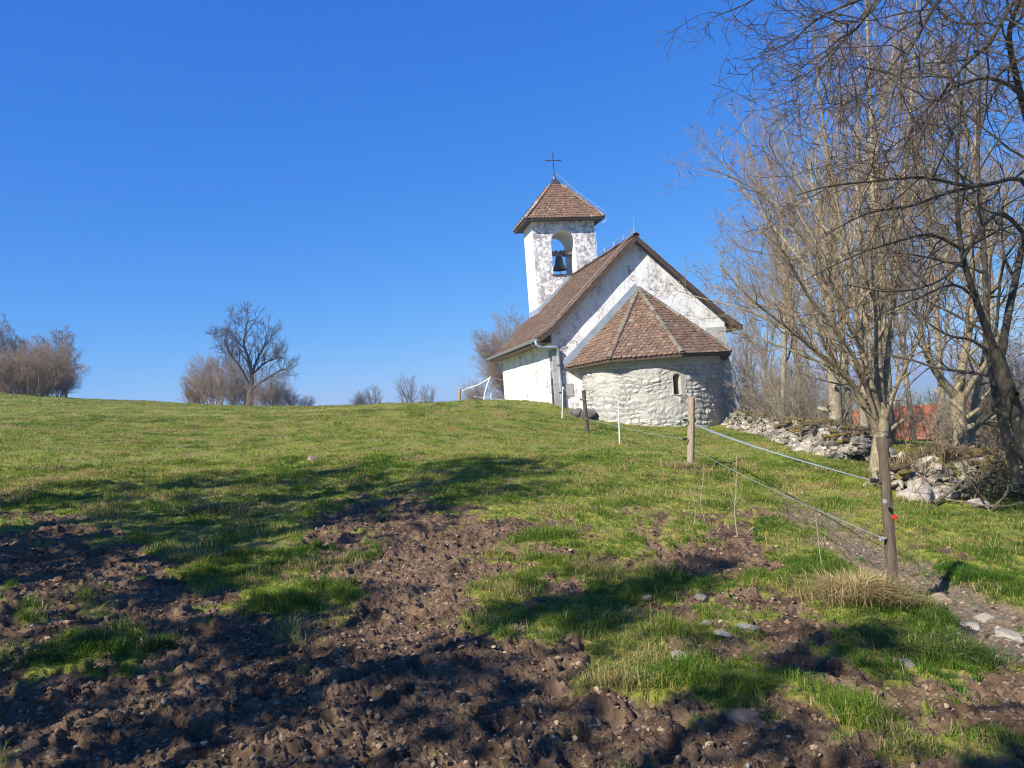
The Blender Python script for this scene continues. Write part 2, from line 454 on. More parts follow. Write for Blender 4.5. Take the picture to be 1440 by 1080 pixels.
M_ZINC = mat_simple("zinc_sheet", (0.30, 0.35, 0.39), (0.44, 0.49, 0.53), 4, 0.45, 0.35, 0.1, 0.005)
M_DARKMETAL = mat_simple("dark_sheet_metal", (0.06, 0.055, 0.055), (0.11, 0.10, 0.10), 6, 0.5, 0.5, 0.1, 0.005)
M_IRON = mat_simple("wrought_iron", (0.05, 0.035, 0.025), (0.11, 0.075, 0.05), 30, 0.6, 0.6, 0.2, 0.004)
M_BRONZE = mat_simple("bell_bronze", (0.045, 0.050, 0.042), (0.10, 0.095, 0.075), 9, 0.45, 0.8, 0.15, 0.004)
M_WIRE = mat_simple("galvanised_wire", (0.42, 0.43, 0.44), (0.56, 0.57, 0.58), 20, 0.45, 0.6, 0)
M_DARK = mat_simple("dark_interior", (0.012, 0.010, 0.009), (0.02, 0.018, 0.015), 5, 0.9, 0, 0)
M_TIMBER = mat_simple("grey_timber", (0.11, 0.10, 0.09), (0.22, 0.20, 0.18), 6, 0.85, 0, 0.4, 0.01, 1, 1, 6)

church = empty("village_church", CH, CROT, "white village church with bell tower, round stone apse and brown tiled roofs", "church")

# --- nave walls: left wall as a fine sheet with a shallow blocked window, the rest as plain faces, all one mesh
mb = MB()
zb = -1.6
def roofz(s):   # underside of the roof over the wall
    k = s if s <= W / 2 else W - s
    return 2.50 + (HR - 0.14 - 2.50) * k / (W / 2)
nt_, nh_ = 160, 62
tt = np.linspace(0, L, nt_); hh_ = np.linspace(zb, 2.50, nh_)
TTg, HHg = np.meshgrid(tt, hh_, indexing='ij')
wob = 0.018 * fbm(TTg * 0.9, HHg * 0.9, 3, 71)
tw, hw0, hw1 = 3.9, 0.10, 1.05
nich = (np.abs(TTg - tw) < 0.26) & (HHg > hw0) & ((HHg < hw1) | (np.hypot(TTg - tw, HHg - hw1) < 0.26))
XX = wob + np.where(nich, 0.10, 0.0)
XX[0, :] = 0; XX[-1, :] = 0
Vw = np.stack([XX, TTg, HHg], -1).reshape(-1, 3)
ii = np.arange(nt_ - 1)[:, None] * nh_; jj = np.arange(nh_ - 1)[None]
mb.add(Vw, [np.stack([ii + jj, ii + jj + 1, ii + nh_ + jj + 1, ii + nh_ + jj], -1).reshape(-1, 4)])
ns = 70
ss = np.linspace(0, W, ns)
def gable(t, flip):
    rows = 40
    Vg = []
    for s in ss:
        for k in range(rows + 1):
            z = zb + (roofz(s) - zb) * k / rows
            w = 0 if s in (ss[0], ss[-1]) else 0.015 * float(noise(np.array(s * 1.1), np.array(z * 1.1), 75))
            bat = 0.0
            Vg.append((s + (0.10 * max(0, (0.9 - z)) * sstep(6.2, 6.9, s) if True else 0), t + w, z))
    a = np.arange(ns - 1)[:, None] * (rows + 1); q = np.arange(rows)[None]
    f = np.stack([a + q, a + rows + 1 + q, a + rows + 2 + q, a + q + 1], -1).reshape(-1, 4)
    mb.add(Vg, [f[:, ::-1] if flip else f])
gable(0.0, False); gable(L, True)
mb.add([(W + 0.25, 0, zb), (W + 0.25, L, zb), (W, L, 2.5), (W, 0, 2.5)], [[0, 1, 2, 3]])
mb.build("nave_wall", M_PLASTER, church, smooth=False)

# --- quoins
def quoin_col(): 
    k = rnd.uniform(0.8, 1.1); return (0.40 * k, 0.385 * k, 0.36 * k)
mb = MB(); z = zb; n = 0
while z < 1.85:
    hgt = rnd.uniform(0.36, 0.52); lng = (0.62, 0.36)[n % 2] * rnd.uniform(0.9, 1.1); lng2 = (0.30, 0.50)[n % 2]
    mb.box((-0.022, -0.022, z + 0.008), (lng, 0.05, min(z + hgt, 1.9)), quoin_col())
    mb.box((-0.0221, 0.0502, z + 0.008), (0.05, lng2, min(z + hgt, 1.9)), quoin_col()); z += hgt; n += 1
mb.build("quoin_stones", M_STONE, church)
mb = MB(); z = zb; n = 0
while z < 2.2:
    hgt = rnd.uniform(0.36, 0.5); lng = (0.85, 0.50)[n % 2] * rnd.uniform(0.9, 1.1)
    k = rnd.uniform(0.85, 1.25); off = 0.10 * max(0, 0.9 - z - hgt / 2) + 0.03
    mb.box((W - lng, -0.025, z + 0.008), (W + off, 0.5, min(z + hgt, 2.3)), (0.40 * k, 0.40 * k, 0.39 * k)); z += hgt; n += 1
mb.build("quoin_stones", M_STONE, church)

# --- clay tiles
def tile_colors(n, base=None):
    pal = np.array([(0.178, 0.108, 0.070), (0.205, 0.122, 0.074), (0.155, 0.100, 0.069), (0.225, 0.138, 0.085), (0.188, 0.132, 0.092), (0.28, 0.21, 0.15)])
    w = np.array([.28, .24, .2, .12, .12, .04])
    c = pal[rng.choice(len(pal), n, p=w)] * rng.uniform(0.82, 1.15, (n, 1))
    return c
def lay_tiles(mb, P0, U, Vd, N, width, slope, left=None, right=None, tw=0.17, ex=0.155, coltint=(1, 1, 1)):
    """rows of round-ended tiles on the plane P0 + u U + v V; left(v), right(v) bound the row"""
    P0, U, Vd, N = (np.asarray(a, float) for a in (P0, U, Vd, N))
    outl = np.array([(-.5, 1), (-.5, .34), (-.36, .10), (0, 0), (.36, .10), (.5, .34), (.5, 1)])
    nrow = int(math.ceil((slope) / ex))
    for r in range(nrow):
        v0 = r * ex - 0.04
        lo = left(v0) if left else 0.0; hi = right(v0) if right else width
        if hi - lo < 0.04: continue
        u = np.arange(math.floor(lo / tw) - 1, math.ceil(hi / tw) + 2) * tw + (0.5 * tw if r % 2 else 0)
        u = u[(u > lo - 0.4 * tw) & (u < hi + 0.4 * tw)]
        n = len(u)
        if n == 0: continue
        du = rng.normal(0, 0.006, n); dv = rng.normal(0, 0.010, n); rot = rng.normal(0, 0.03, n); lift = rng.uniform(0, 0.014, n)
        ox = outl[None, :, 0] * (tw * 0.965); oy = outl[None, :, 1] * (ex * 1.5)
        uu = u[:, None] + du[:, None] + ox - oy * rot[:, None]
        vv = v0 + dv[:, None] + oy + ox * rot[:, None]
        vv = np.minimum(vv, slope + 0.03)
        uu = np.clip(uu, lo, hi)
        zt = 0.050 + lift[:, None] - 0.030 * outl[None, :, 1]
        top = P0 + uu[..., None] * U + vv[..., None] * Vd + zt[..., None] * N
        bot = top - 0.018 * N
        Vt = np.concatenate([top, bot], 1)                 # n,14,3
        base = np.arange(n)[:, None] * 14
        ft = base + np.arange(7)[None, :]
        k = np.arange(7); k2 = (k + 1) % 7
        side = np.stack([base + k2[None], base + k[None], base + 7 + k[None], base + 7 + k2[None]], -1)[:, :6].reshape(-1, 4)
        c = np.repeat(tile_colors(n) * np.array(coltint), 14, 0)
        mb.add(Vt.reshape(-1, 3), [ft, side[:, ::-1]], c)
def unit(v): v = np.asarray(v, float); return v / np.linalg.norm(v)
def cap_row(mb, A, B, r=0.10, seg=0.34, pal=((0.24, 0.20, 0.15), (0.30, 0.25, 0.19), (0.22, 0.13, 0.09), (0.27, 0.25, 0.17))):
    A = np.asarray(A, float); B = np.asarray(B, float); D = B - A; ln = np.linalg.norm(D); D /= ln
    n = int(round(ln / seg)); S = unit(np.cross(D, (0, 0, 1))); Nn = np.cross(S, D)
    for k in range(n):
        a = A + D * (k * ln / n - 0.02); e = A + D * ((k + 1) * ln / n + 0.03)
        ang = np.linspace(-0.15, math.pi + 0.15, 9); jit = rnd.uniform(-0.012, 0.012)
        r0, r1 = r * rnd.uniform(1.02, 1.15), r * 0.9
        o = S * jit
        ring = lambda c, rr: c + o + np.cos(ang)[:, None] * rr * S + np.sin(ang)[:, None] * rr * 0.75 * Nn
        ri = lambda c, rr: c + o + np.cos(ang)[:, None] * (rr - .02) * S + np.sin(ang)[:, None] * (rr - .02) * 0.75 * Nn
        Vc = np.vstack([ring(a, r0), ring(e, r1), ri(a, r0), ri(e, r1)])
        q = np.arange(8)
        f1 = np.stack([q, q + 1, q + 10, q + 9], -1); f2 = np.stack([q + 19, q + 18, q + 27, q + 28], -1)
        f3 = np.stack([q + 1, q, q + 18, q + 19], -1); f4 = np.stack([q + 9, q + 10, q + 28, q + 27], -1)
        kk = rnd.uniform(0.7, 1.15); c = np.array(pal[rnd.randrange(len(pal))]) * kk
        mb.add(Vc, [f1, f2, f3, f4], c)

t0, t1 = -OV, L + 0.33
left_prof = [(-EV, HE), (0.05, 2.62), (W / 2, HR)]
right_prof = [(W + EV, HE + 0.07), (W - 0.05, 2.67), (W / 2, HR)]
# deck (boards under the tiles), a closed slab with its verge boards
mb = MB()
for prof, sg in ((left_prof, 1), (right_prof, -1)):
    P = np.array(prof); th = 0.13
    low = P.copy(); low[:, 1] -= th; low[0, 1] += 0.04
    ring = np.vstack([P, low[::-1]]); m = len(ring)
    if sg < 0:
        ring[2, 0] += 0.0015; ring[3, 0] += 0.0015
    Va = np.c_[ring[:, 0], np.full(m, t0), ring[:, 1]]; Vb = np.c_[ring[:, 0], np.full(m, t1), ring[:, 1]]
    k = np.arange(m); k2 = (k + 1) % m
    mb.add(np.vstack([Va, Vb]), [np.stack([k, k2, k2 + m, k + m], -1)[:, ::sg], [[0, 1, 4, 5], [1, 2, 3, 4]], [[m, m+5, m+4, m+1], [m+1, m+4, m+3, m+2]]])
roof = mb.build("nave_roof", M_DECK, church)
mb = MB()
for prof, sg in ((left_prof, 1), (right_prof, -1)):
    for (a, bq) in ((0, 1), (1, 2)):
        p, q = np.array(prof[a]), np.array(prof[bq]); d = q - p; ln = np.hypot(*d); d /= ln
        Vd = np.array((d[0], 0, d[1])); Nn = np.array((-d[1] * sg, 0, d[0] * sg))
        if sg > 0: P0, U = (p[0], t1 + .02, p[1]), (0, -1, 0)
        else: P0, U = (p[0], t0 - .02, p[1]), (0, 1, 0)
        lay_tiles(mb, P0, U, Vd, Nn, t1 - t0 + .04, ln)
mb.build("roof_tiles", M_TILE, roof)
mb = MB(); cap_row(mb, (W / 2, t0 - .04, HR + 0.02), (W / 2, t1 + .04, HR + 0.02), 0.13, 0.36, ((0.16, 0.09, 0.06), (0.2, 0.13, 0.09)))
mb.build("ridge_cap", M_CAPTILE, roof)
mb = MB()       # verge boards under the tiles on the near gable
for prof, sg in ((left_prof, 1), (right_prof, -1)):
    P = np.array(prof)
    for k in (0, 1):
        a, e = P[k], P[k + 1]
        V8 = []
        for t in (t0 + 0.002 - 0.035, t0 - 0.002):
            V8 += [(a[0], t, a[1] - 0.17), (e[0], t, e[1] - 0.19), (e[0], t, e[1] + 0.0), (a[0], t, a[1] + 0.0)]
        mb.add(V8, [[0, 1, 2, 3], [7, 6, 5, 4], [0, 4, 5, 1], [3, 2, 6, 7], [0, 3, 7, 4], [1, 5, 6, 2]])
mb.build("verge_board", M_DECK, roof)
mb = MB()
mb.box((-EV + 0.02, t0 + 0.3, HE - 0.135), (0.0, t1 - 0.02, HE - 0.105)); mb.box((W, t0 + 0.02, HE - 0.065), (W + EV - 0.02, t1 - 0.02, HE - 0.03))
mb.build("soffit", M_SOFFIT, roof)

# --- gutter and downpipe
mb = MB()
yy = np.linspace(t0 + 0.02, t1 + 0.1, 24); ang = np.linspace(math.pi, 2 * math.pi, 9)
for (rr, fl) in ((0.075, 1), (0.066, -1)):
    Vg = np.stack([np.repeat((-EV - 0.055 + np.cos(ang) * rr)[None], len(yy), 0), np.repeat(yy[:, None], 9, 1), np.repeat((HE + 0.0 + np.sin(ang) * rr)[None], len(yy), 0)], -1).reshape(-1, 3)
    a = np.arange(len(yy) - 1)[:, None] * 9; q = np.arange(8)[None]
    f = np.stack([a + q, a + q + 1, a + q + 10, a + q + 9], -1).reshape(-1, 4); mb.add(Vg, [f[:, ::fl]])
mb.add([(-EV - 0.055 + math.cos(x) * 0.075, t0 + 0.02, HE + math.sin(x) * 0.075) for x in ang], [np.arange(9)])
mb.tube([(-EV - 0.13, y, HE + 0.004) for y in (t0 + .02, t1 + .1)], 0.011, 6)
gut = mb.build("gutter", M_ZINC, church)
mb = MB()
mb.tube([(-EV - 0.055, t0 + 0.10, HE - 0.05), (-EV - 0.055, t0 + 0.10, HE - 0.17), (-EV + 0.02, t0 + 0.10, HE - 0.27), (-0.30, t0 + 0.12, HE - 0.31), (0.10, t0 + 0.12, HE - 0.33), (0.17, t0 + 0.14, HE - 0.38), (0.19, -0.085, HE - 0.55), (0.20, -0.085, 0.6), (0.20, -0.085, zb + 0.4)], 0.062, 10)
dp = mb.build("downpipe", M_ZINC, church, smooth=True)
for z in (1.2, 0.2):
    mb = MB(); mb.box((0.12, -0.16, z), (0.28, -0.0225, z + 0.03)); mb.build("pipe_clamp", M_DARKMETAL, dp)
mb = MB(); mb.tube([(-0.06, 0.16, zb + .2), (-0.06, 0.16, 0.75)], 0.035, 8); mb.tube([(-0.06, 0.16, 0.75), (-0.05, 0.22, 1.7), (-0.3, 0.2, 2.0)], 0.010, 5)
mb.build("conductor_pipe", M_DARKMETAL, church)

# --- apse: round wall of coursed rubble
AC, AR = (3.65, 0.0), 2.62
aw_top, aw_bot = 1.13, -1.9
na, nz = 520, 210
psi = np.linspace(-0.05, math.pi + 0.05, na); zz = np.linspace(aw_bot, aw_top, nz)
PS, ZZ = np.meshgrid(psi, zz, indexing='ij')
arc = PS * AR + 0.12 * fbm(PS * AR * 1.6, ZZ * 1.6, 3, 81)
zw = ZZ + 0.16 * fbm(PS * AR * 0.9, ZZ * 0.9, 3, 84)
edges = [aw_bot - .4]
r2 = random.Random(12)
while edges[-1] < aw_top + .3: edges.append(edges[-1] + r2.uniform(0.12, 0.24))
edges = np.array(edges); row = np.clip(np.searchsorted(edges, zw) - 1, 0, len(edges) - 2)
dist = np.zeros(PS.shape); sid = np.zeros(PS.shape)
for rix in range(len(edges) - 1):
    m = row == rix
    if not m.any(): continue
    xs = [-0.5]
    while xs[-1] < math.pi * AR + 1: xs.append(xs[-1] + r2.uniform(1.0, 2.6) * max(0.16, edges[rix+1] - edges[rix]))
    xs = np.array(xs); ci = np.clip(np.searchsorted(xs, arc[m]) - 1, 0, len(xs) - 2)
    ex_ = np.minimum(arc[m] - xs[ci], xs[ci+1] - arc[m]); ez = np.minimum(zw[m] - edges[rix], edges[rix+1] - zw[m])
    rr = 0.10; qx, qz = np.maximum(rr - ex_, 0), np.maximum(rr - ez, 0)
    dist[m] = np.minimum(np.minimum(ex_, ez), rr - np.hypot(qx, qz)); sid[m] = _rv[(rix * 97 + ci * 31) & 4095]
face = sstep(0.010 + 0.03 * np.abs(noise(arc * 3, zw * 3, 86)), 0.085, dist)
expo = 0.42 + 0.58 * sstep(-0.30, 0.35, fbm(arc * 1.1, zw * 1.1, 3, 88) - 0.05 + 0.8 * (sid - 0.4)) # how far a stone shows through the mortar
plasterband = sstep(0.86, 0.90, ZZ)
joint = (1 - sstep(0.004, 0.022, dist)) * sstep(0.35, 0.8, expo)
st = face * expo * (1 - plasterband)
rad = AR - 0.010 * joint + 0.024 * st * (0.6 + 0.8 * sid) + 0.022 * fbm(arc * 6, zw * 6, 4, 91) * (0.4 + st) * (1 - plasterband) + 0.012 * noise(arc * 2, zw * 2, 95) + 0.03 * plasterband
stc = np.array([0.43, 0.425, 0.41]) * (0.50 + 0.78 * sid[..., None]) * (1 + np.array([-.05, 0, .07]) * (noise(sid * 50, sid * 31, 97)[..., None]))
mo = np.array([0.53, 0.495, 0.425]) * (0.9 + 0.15 * noise(arc * 3, zw * 3, 99)[..., None])
pc = np.array([0.48, 0.46, 0.415])
colr = mo + (stc - mo) * np.clip(st, 0, 1)[..., None]
colr = colr * (1 - 0.38 * joint[..., None])                          # recessed dark joints between the exposed stones
colr = colr + (pc - colr) * plasterband[..., None]
# splayed slit window carved into the wall
wpsi, wz0, wz1, whw = 1.565, -0.16, 0.52, 0.075
dx_ = (PS - wpsi) * AR; inw = (np.abs(dx_) < whw + 0.06) & (ZZ > wz0) & ((ZZ < wz1 - .1) | (np.hypot(dx_, ZZ - wz1 + .1) < whw + .06))
slot = (np.abs(dx_) < whw) & (ZZ > wz0) & (ZZ < wz1 - .03)
splay = inw & (np.abs(dx_) >= 0)
dressed = (dx_ > -0.18) & (dx_ < 0.34) & (ZZ > wz0 - 0.04) & (ZZ < wz1 + 0.10)
dd = np.where(dressed, AR + 0.014, rad)
cc = np.where(dressed[..., None], np.array([0.48, 0.435, 0.36]) * (0.95 + 0.1 * noise(arc * 8, zw * 8, 98)[..., None]), colr)
depth = np.where(slot, 0.42, np.where(splay, 0.30 * (1 - np.clip((np.abs(dx_) - whw) / 0.06, 0, 1)), 0))
dd = dd - depth
Vap = np.stack([AC[0] - dd * np.cos(PS), AC[1] - dd * np.sin(PS), ZZ], -1).reshape(-1, 3)
a = np.arange(na - 1)[:, None] * nz; q = np.arange(nz - 1)[None]
fa = np.stack([a + q, a + nz + q, a + nz + q + 1, a + q + 1], -1).reshape(-1, 4)
M_RUBBLE = mat_vcol("rubble_masonry", 0.92, 18, 0.34, 0.8, 0.02)
apse = mesh_np("apse_wall", Vap, [fa], M_RUBBLE, church, cc.reshape(-1, 3))
mb = MB()
pw = np.array([AC[0] - (AR - 0.36) * math.cos(wpsi), -(AR - 0.36) * math.sin(wpsi)])
mb.add([(pw[0] - .1, pw[1] , wz0), (pw[0] + .1, pw[1], wz0), (pw[0] + .1, pw[1], wz1), (pw[0] - .1, pw[1], wz1)], [[0, 1, 2, 3]])
win = mb.build("slit_window", M_DARK, apse)

# --- apse roof: half octagon
RE, he, APX = 3.18, 1.20, np.array((3.52, 0.02, 3.86))
eav = [np.array((AC[0] - RE * math.cos(k), -RE * math.sin(k), he - (0.10 if k in (0, math.pi) else 0.0))) for k in (0, math.pi / 4, math.pi / 2, 3 * math.pi / 4, math.pi)]
mb = MB()
dz = np.array((0, 0, -0.10))
for k in range(4):
    A, B = eav[k], eav[k + 1]
    mb.add([A, B, APX], [[0, 1, 2]]); mb.add([A + dz, B + dz, B, A], [[0, 1, 2, 3]])
    ci = lambda P: np.array((AC[0] + (P[0] - AC[0]) * 0.80, P[1] * 0.80, aw_top - 0.012))
    mb.add([A + dz, ci(A), ci(B), B + dz], [[0, 1, 2, 3]])
aroof = mb.build("apse_roof", M_DECK, church)
mb = MB()
for k in range(4):
    A, B = eav[k], eav[k + 1]
    U = unit(B - A); w = np.linalg.norm(B - A); f = np.dot(APX - A, U); foot = A + U * f
    sl = np.linalg.norm(APX - foot); Vd = (APX - foot) / sl; Nn = np.cross(U, Vd)
    lay_tiles(mb, A, U, Vd, Nn, w, sl, left=lambda v, f=f, sl=sl: f * max(0, v) / sl - (0.03), right=lambda v, f=f, sl=sl, w=w: w + 0.03 - (w - f) * max(0, v) / sl)
mb.build("roof_tiles", M_TILE, aroof)
for k in (1, 2, 3):
    mb = MB(); A = eav[k] + np.array((0, 0, 0.06)); cap_row(mb, A, APX + np.array((0, 0, 0.07)), 0.092, 0.33, ((0.19, 0.155, 0.12), (0.23, 0.19, 0.15), (0.20, 0.125, 0.09), (0.16, 0.14, 0.10)))
    mb.build("hip_cap", M_CAPTILE, aroof)
mb = MB()
for e_, sgn in ((eav[0], -1), (eav[4], 1)):
    d = unit(APX - e_); up = unit((-d[2] * sgn * -1, 0, abs(d[0])))
    a_, b_ = np.array(e_) + np.array((0, 0, .03)), APX + np.array((0, 0, .05))
    wdt = 0.24 if sgn < 0 else 0.10
    n_ = np.array((-abs(d[2]) if sgn < 0 else abs(d[2]), 0, abs(d[0])))
    V8 = []
    for t in (-0.05, -0.028):
        for P, q_ in ((a_, 0), (b_, 0), (b_, 1), (a_, 1)): V8.append((P[0] + n_[0] * wdt * q_, t, P[2] + n_[2] * wdt * q_))
    mb.add(V8, [[0, 1, 2, 3], [7, 6, 5, 4], [0, 4, 5, 1], [3, 2, 6, 7], [0, 3, 7, 4], [1, 5, 6, 2]])
mb.build("flashing", M_ZINC, aroof)

# --- bell tower
TX, TY, TW, TD, TH = 1.569, 8.135, 3.073, 1.912, 8.62
ox0, ox1, sill, spring = TX + 0.87, TX + 2.05, 5.89, 8.06 - 0.59
tb = 1.0
def taper(z): return 0.035 * (8.6 - z) / 4.0
mb = MB()
arcp = [(ox0, sill)] + [((ox0 + ox1) / 2 - 0.59 * math.cos(x), spring + 0.59 * math.sin(x)) for x in np.linspace(0, math.pi, 17)] + [(ox1, sill)]
for t, fl in ((TY, 1), (TY + TD, -1)):
    P3 = lambda s, z, t=t: (s, t, z)
    def quad(p):
        mb.add([P3(*k) for k in p], [np.arange(len(p))[::fl]])
    quad([(TX, tb), (TX + TW, tb), (TX + TW, sill), (ox1, sill), (ox0, sill), (TX, sill)])
    quad([(TX, sill), (ox0, sill), (ox0, spring), (TX, spring)]); quad([(ox1, sill), (TX + TW, sill), (TX + TW, spring), (ox1, spring)])
    ap = arcp[1:-1]; half = len(ap) // 2
    top = np.linspace(TX, TX + TW, len(ap))
    for k in range(len(ap) - 1):
        z0 = TH; quad([ap[k], ap[k + 1], (top[k + 1], z0), (top[k], z0)])
    quad([(TX, spring), ap[0], (TX, TH)]); quad([(TX + TW, spring), (TX + TW, TH), ap[-1]])
pth = arcp + [arcp[0]]
for k in range(len(pth) - 1):
    (s0, z0), (s1, z1) = pth[k], pth[k + 1]
    mb.add([(s0, TY, z0), (s0, TY + TD, z0), (s1, TY + TD, z1), (s1, TY, z1)], [[0, 1, 2, 3][::-1]])
for s, fl in ((TX, 1), (TX + TW, -1)):
    mb.add([(s, TY + TD, tb), (s, TY, tb), (s, TY, TH), (s, TY + TD, TH)], [np.arange(4)[::fl]])
tower = mb.build("bell_tower", M_TOWER, church)
mb = MB(); mb.box((ox0 - 0.05, TY - 0.06, sill - 0.012), (ox1 + 0.05, TY + TD + 0.05, sill + 0.035)); mb.build("sill", M_DARKMETAL, tower)
mb = MB(); mb.box((ox0 - 0.05, TY + 0.75, 7.02), (ox0 + 0.35, TY + 1.0, 7.14)); mb.build("bell_bearing", M_TIMBER, tower)
mb = MB(); mb.box((ox1 - 0.38, TY + 0.55, 6.98), (ox1 + 0.05, TY + 1.15, 7.22), (1.8, 1.7, 1.5))
mb.build("bell_bearing", M_TIMBER, tower)
# zinc where the tower meets the roof slope
mb = MB(); rz = lambda s: 2.62 + (HR - 2.62) * (s - 0.05) / (W / 2 - 0.05)
s0, s1 = TX - 0.02, 3.2
V8 = []
for t in (TY - 0.045, TY - 0.012): V8 += [(s0, t, rz(s0)), (s1, t, rz(s1)), (s1, t, rz(s1) + .22), (s0, t, rz(s0) + .26)]
mb.add(V8, [[0, 1, 2, 3], [7, 6, 5, 4], [0, 4, 5, 1], [3, 2, 6, 7], [0, 3, 7, 4], [1, 5, 6, 2]])
mb.box((TX - 0.03, TY - 0.04, rz(TX) - .1), (TX - 0.008, TY + TD, rz(TX) + 0.3)); mb.build("flashing", M_ZINC, tower)
et = 0.40
cen = np.array((TX + TW / 2, TY + TD / 2, TH + 2.16)); E0 = TH - 0.06
cor = [np.array((TX - et, TY - et, E0)), np.array((TX + TW + et, TY - et, E0)), np.array((TX + TW + et, TY + TD + et, E0)), np.array((TX - et, TY + TD + et, E0))]
rt = 0.36                                                                # short ridge as on an oblong hip
mb = MB()
for k in range(4):
    A, B = cor[k], cor[(k + 1) % 4]
    mb.add([A, B, cen], [[0, 1, 2]]); mb.add([A + (0, 0, -.10), B + (0, 0, -.10), B, A], [[0, 1, 2, 3]])
    inn = lambda P: np.array((np.clip(P[0], TX - .01, TX + TW + .01), np.clip(P[1], TY - .01, TY + TD + .01), TH - 0.13))
    mb.add([A + (0, 0, -.10), inn(A), inn(B), B + (0, 0, -.10)], [[0, 1, 2, 3]])
troof = mb.build("tower_roof", M_DECK, church)
mb = MB()
for k in range(4):
    A, B = cor[k], cor[(k + 1) % 4]
    U = unit(B - A); w = np.linalg.norm(B - A); f = np.dot(cen - A, U); foot = A + U * f
    sl = np.linalg.norm(cen - foot); Vd = (cen - foot) / sl; Nn = np.cross(U, Vd)
    lay_tiles(mb, A, U, Vd, Nn, w, sl * 0.86, left=lambda v, f=f, sl=sl: f * max(0, v) / sl - 0.02, right=lambda v, f=f, sl=sl, w=w: w + 0.02 - (w - f) * max(0, v) / sl, coltint=(1.08, 1.0, 0.95))
mb.build("roof_tiles", M_TILE, troof)
for k in range(4):
    mb = MB(); A = cor[k] + np.array((0, 0, .05)); cap_row(mb, A, A + (cen - A) * 0.86, 0.085, 0.34, ((0.30, 0.22, 0.16), (0.36, 0.28, 0.21), (0.28, 0.15, 0.09)))
    mb.build("hip_cap", M_CAPTILE, troof)
mb = MB(); tipc = cen + np.array((0, 0, 0.13)); lo = [cor[k] + (cen - cor[k]) * 0.835 + np.array((0, 0, .10)) for k in range(4)]
for k in range(4): mb.add([lo[k], lo[(k + 1) % 4], tipc], [[0, 1, 2]])
mb.lathe([(0.10, -.12), (0.07, 0.02), (0.02, 0.10), (0.0, 0.12)], 10, (1, 1, 1), tuple(tipc))
mb.build("metal_cap", M_DARKMETAL, troof)
mb = MB(); zc = tipc[2]; x_, y_ = cen[0], cen[1]
mb.box((x_ - .018, y_ - .02, zc), (x_ + .018, y_ + .02, zc + 1.20)); mb.box((x_ - .37, y_ - .0215, zc + .805), (x_ + .37, y_ + .0215, zc + .838))
for a_ in (-.37, .37): mb.box((x_ + a_ - .02, y_ - .024, zc + .785), (x_ + a_ + .02, y_ + .024, zc + .86))
mb.build("cross", M_IRON, troof)
# lightning conductor
mb = MB()
up_ = np.array((0, 0, .22)); hipA = cor[1] + up_ + np.array((.1, -.05, 0))
mb.tube([cen + up_ + np.array((.1, 0, .1)), cen + (cor[1] - cen) * .5 + up_ * 1.1, hipA, cor[1] + np.array((.12, 0, -.15)), (TX + TW + .05, TY - .02, TH - .6), (TX + TW + .03, TY - .03, 6.1)], 0.011, 5)
for k in (.25, .45, .65, .85): 
    p = cen + (cor[1] - cen) * k; mb.tube([p, p + up_ * 1.05], 0.010, 4)
mb.tube([(W / 2 + .02, TY - .1, HR + .32), (W / 2, t0 + .1, HR + .30), (W / 2 - .15, t0 + .35, HR + .05), (0.05, t0 + 0.75, 2.62 + .10), (-EV, t0 + 0.85, HE + .12), (-EV - .1, t0 + .8, HE - .1), (-.03, t0 + 1.1, HE - .95)], 0.011, 5)
for k in range(7): y = t0 + .2 + k * 1.15; mb.tube([(W / 2, y, HR + .1), (W / 2, y, HR + .32)], 0.010, 4)
mb.tube([(W / 2, t0 + .12, HR + .1), (W / 2, t0 + .1, HR + .75)], 0.010, 5)
mb.build("lightning_conductor", M_WIRE, church)

# --- the bell hangs in the opening
bc = ch_world((ox0 + ox1) / 2 - 0.02, TY + 0.88, 6.28)
bell = empty("church_bell", bc, CROT, "dark bronze bell hanging from a grey headstock in the arched tower opening", "bell")
mb = MB()
mb.lathe([(0.0, .66), (.10, .66), (.16, .62), (.185, .52), (.20, .38), (.235, .24), (.30, .10), (.355, .02), (.365, 0), (.35, -.01), (.32, .02), (.26, .12), (.2, .26), (.15, .52), (0, .60)], 28)
mb.build("bell_body", M_BRONZE, bell, smooth=True)
mb = MB(); mb.box((-0.42, -0.10, .70), (0.42, 0.10, .90))
for k in (-.36, -.12, .12, .36): mb.box((k - .05, -0.09, .901), (k + .05, .09, .96))
mb.tube([(-.62, 0, .80), (.62, 0, .80)], 0.035, 8); mb.box((-.12, -.07, .63), (.12, .07, .702))
mb.build("headstock", M_TIMBER, bell)
mb = MB(); mb.tube([(0, 0, .55), (0.01, 0, .02)], 0.018, 6); mb.lathe([(0, -.09), (.035, -.08), (.05, -.03), (.035, .03), (0, .05)], 12, (1,1,1), (0.01, 0, 0)); mb.tube([(0.01, 0, -.08), (0.01, 0, -.20)], 0.02, 6)
mb.build("clapper", M_IRON, bell)

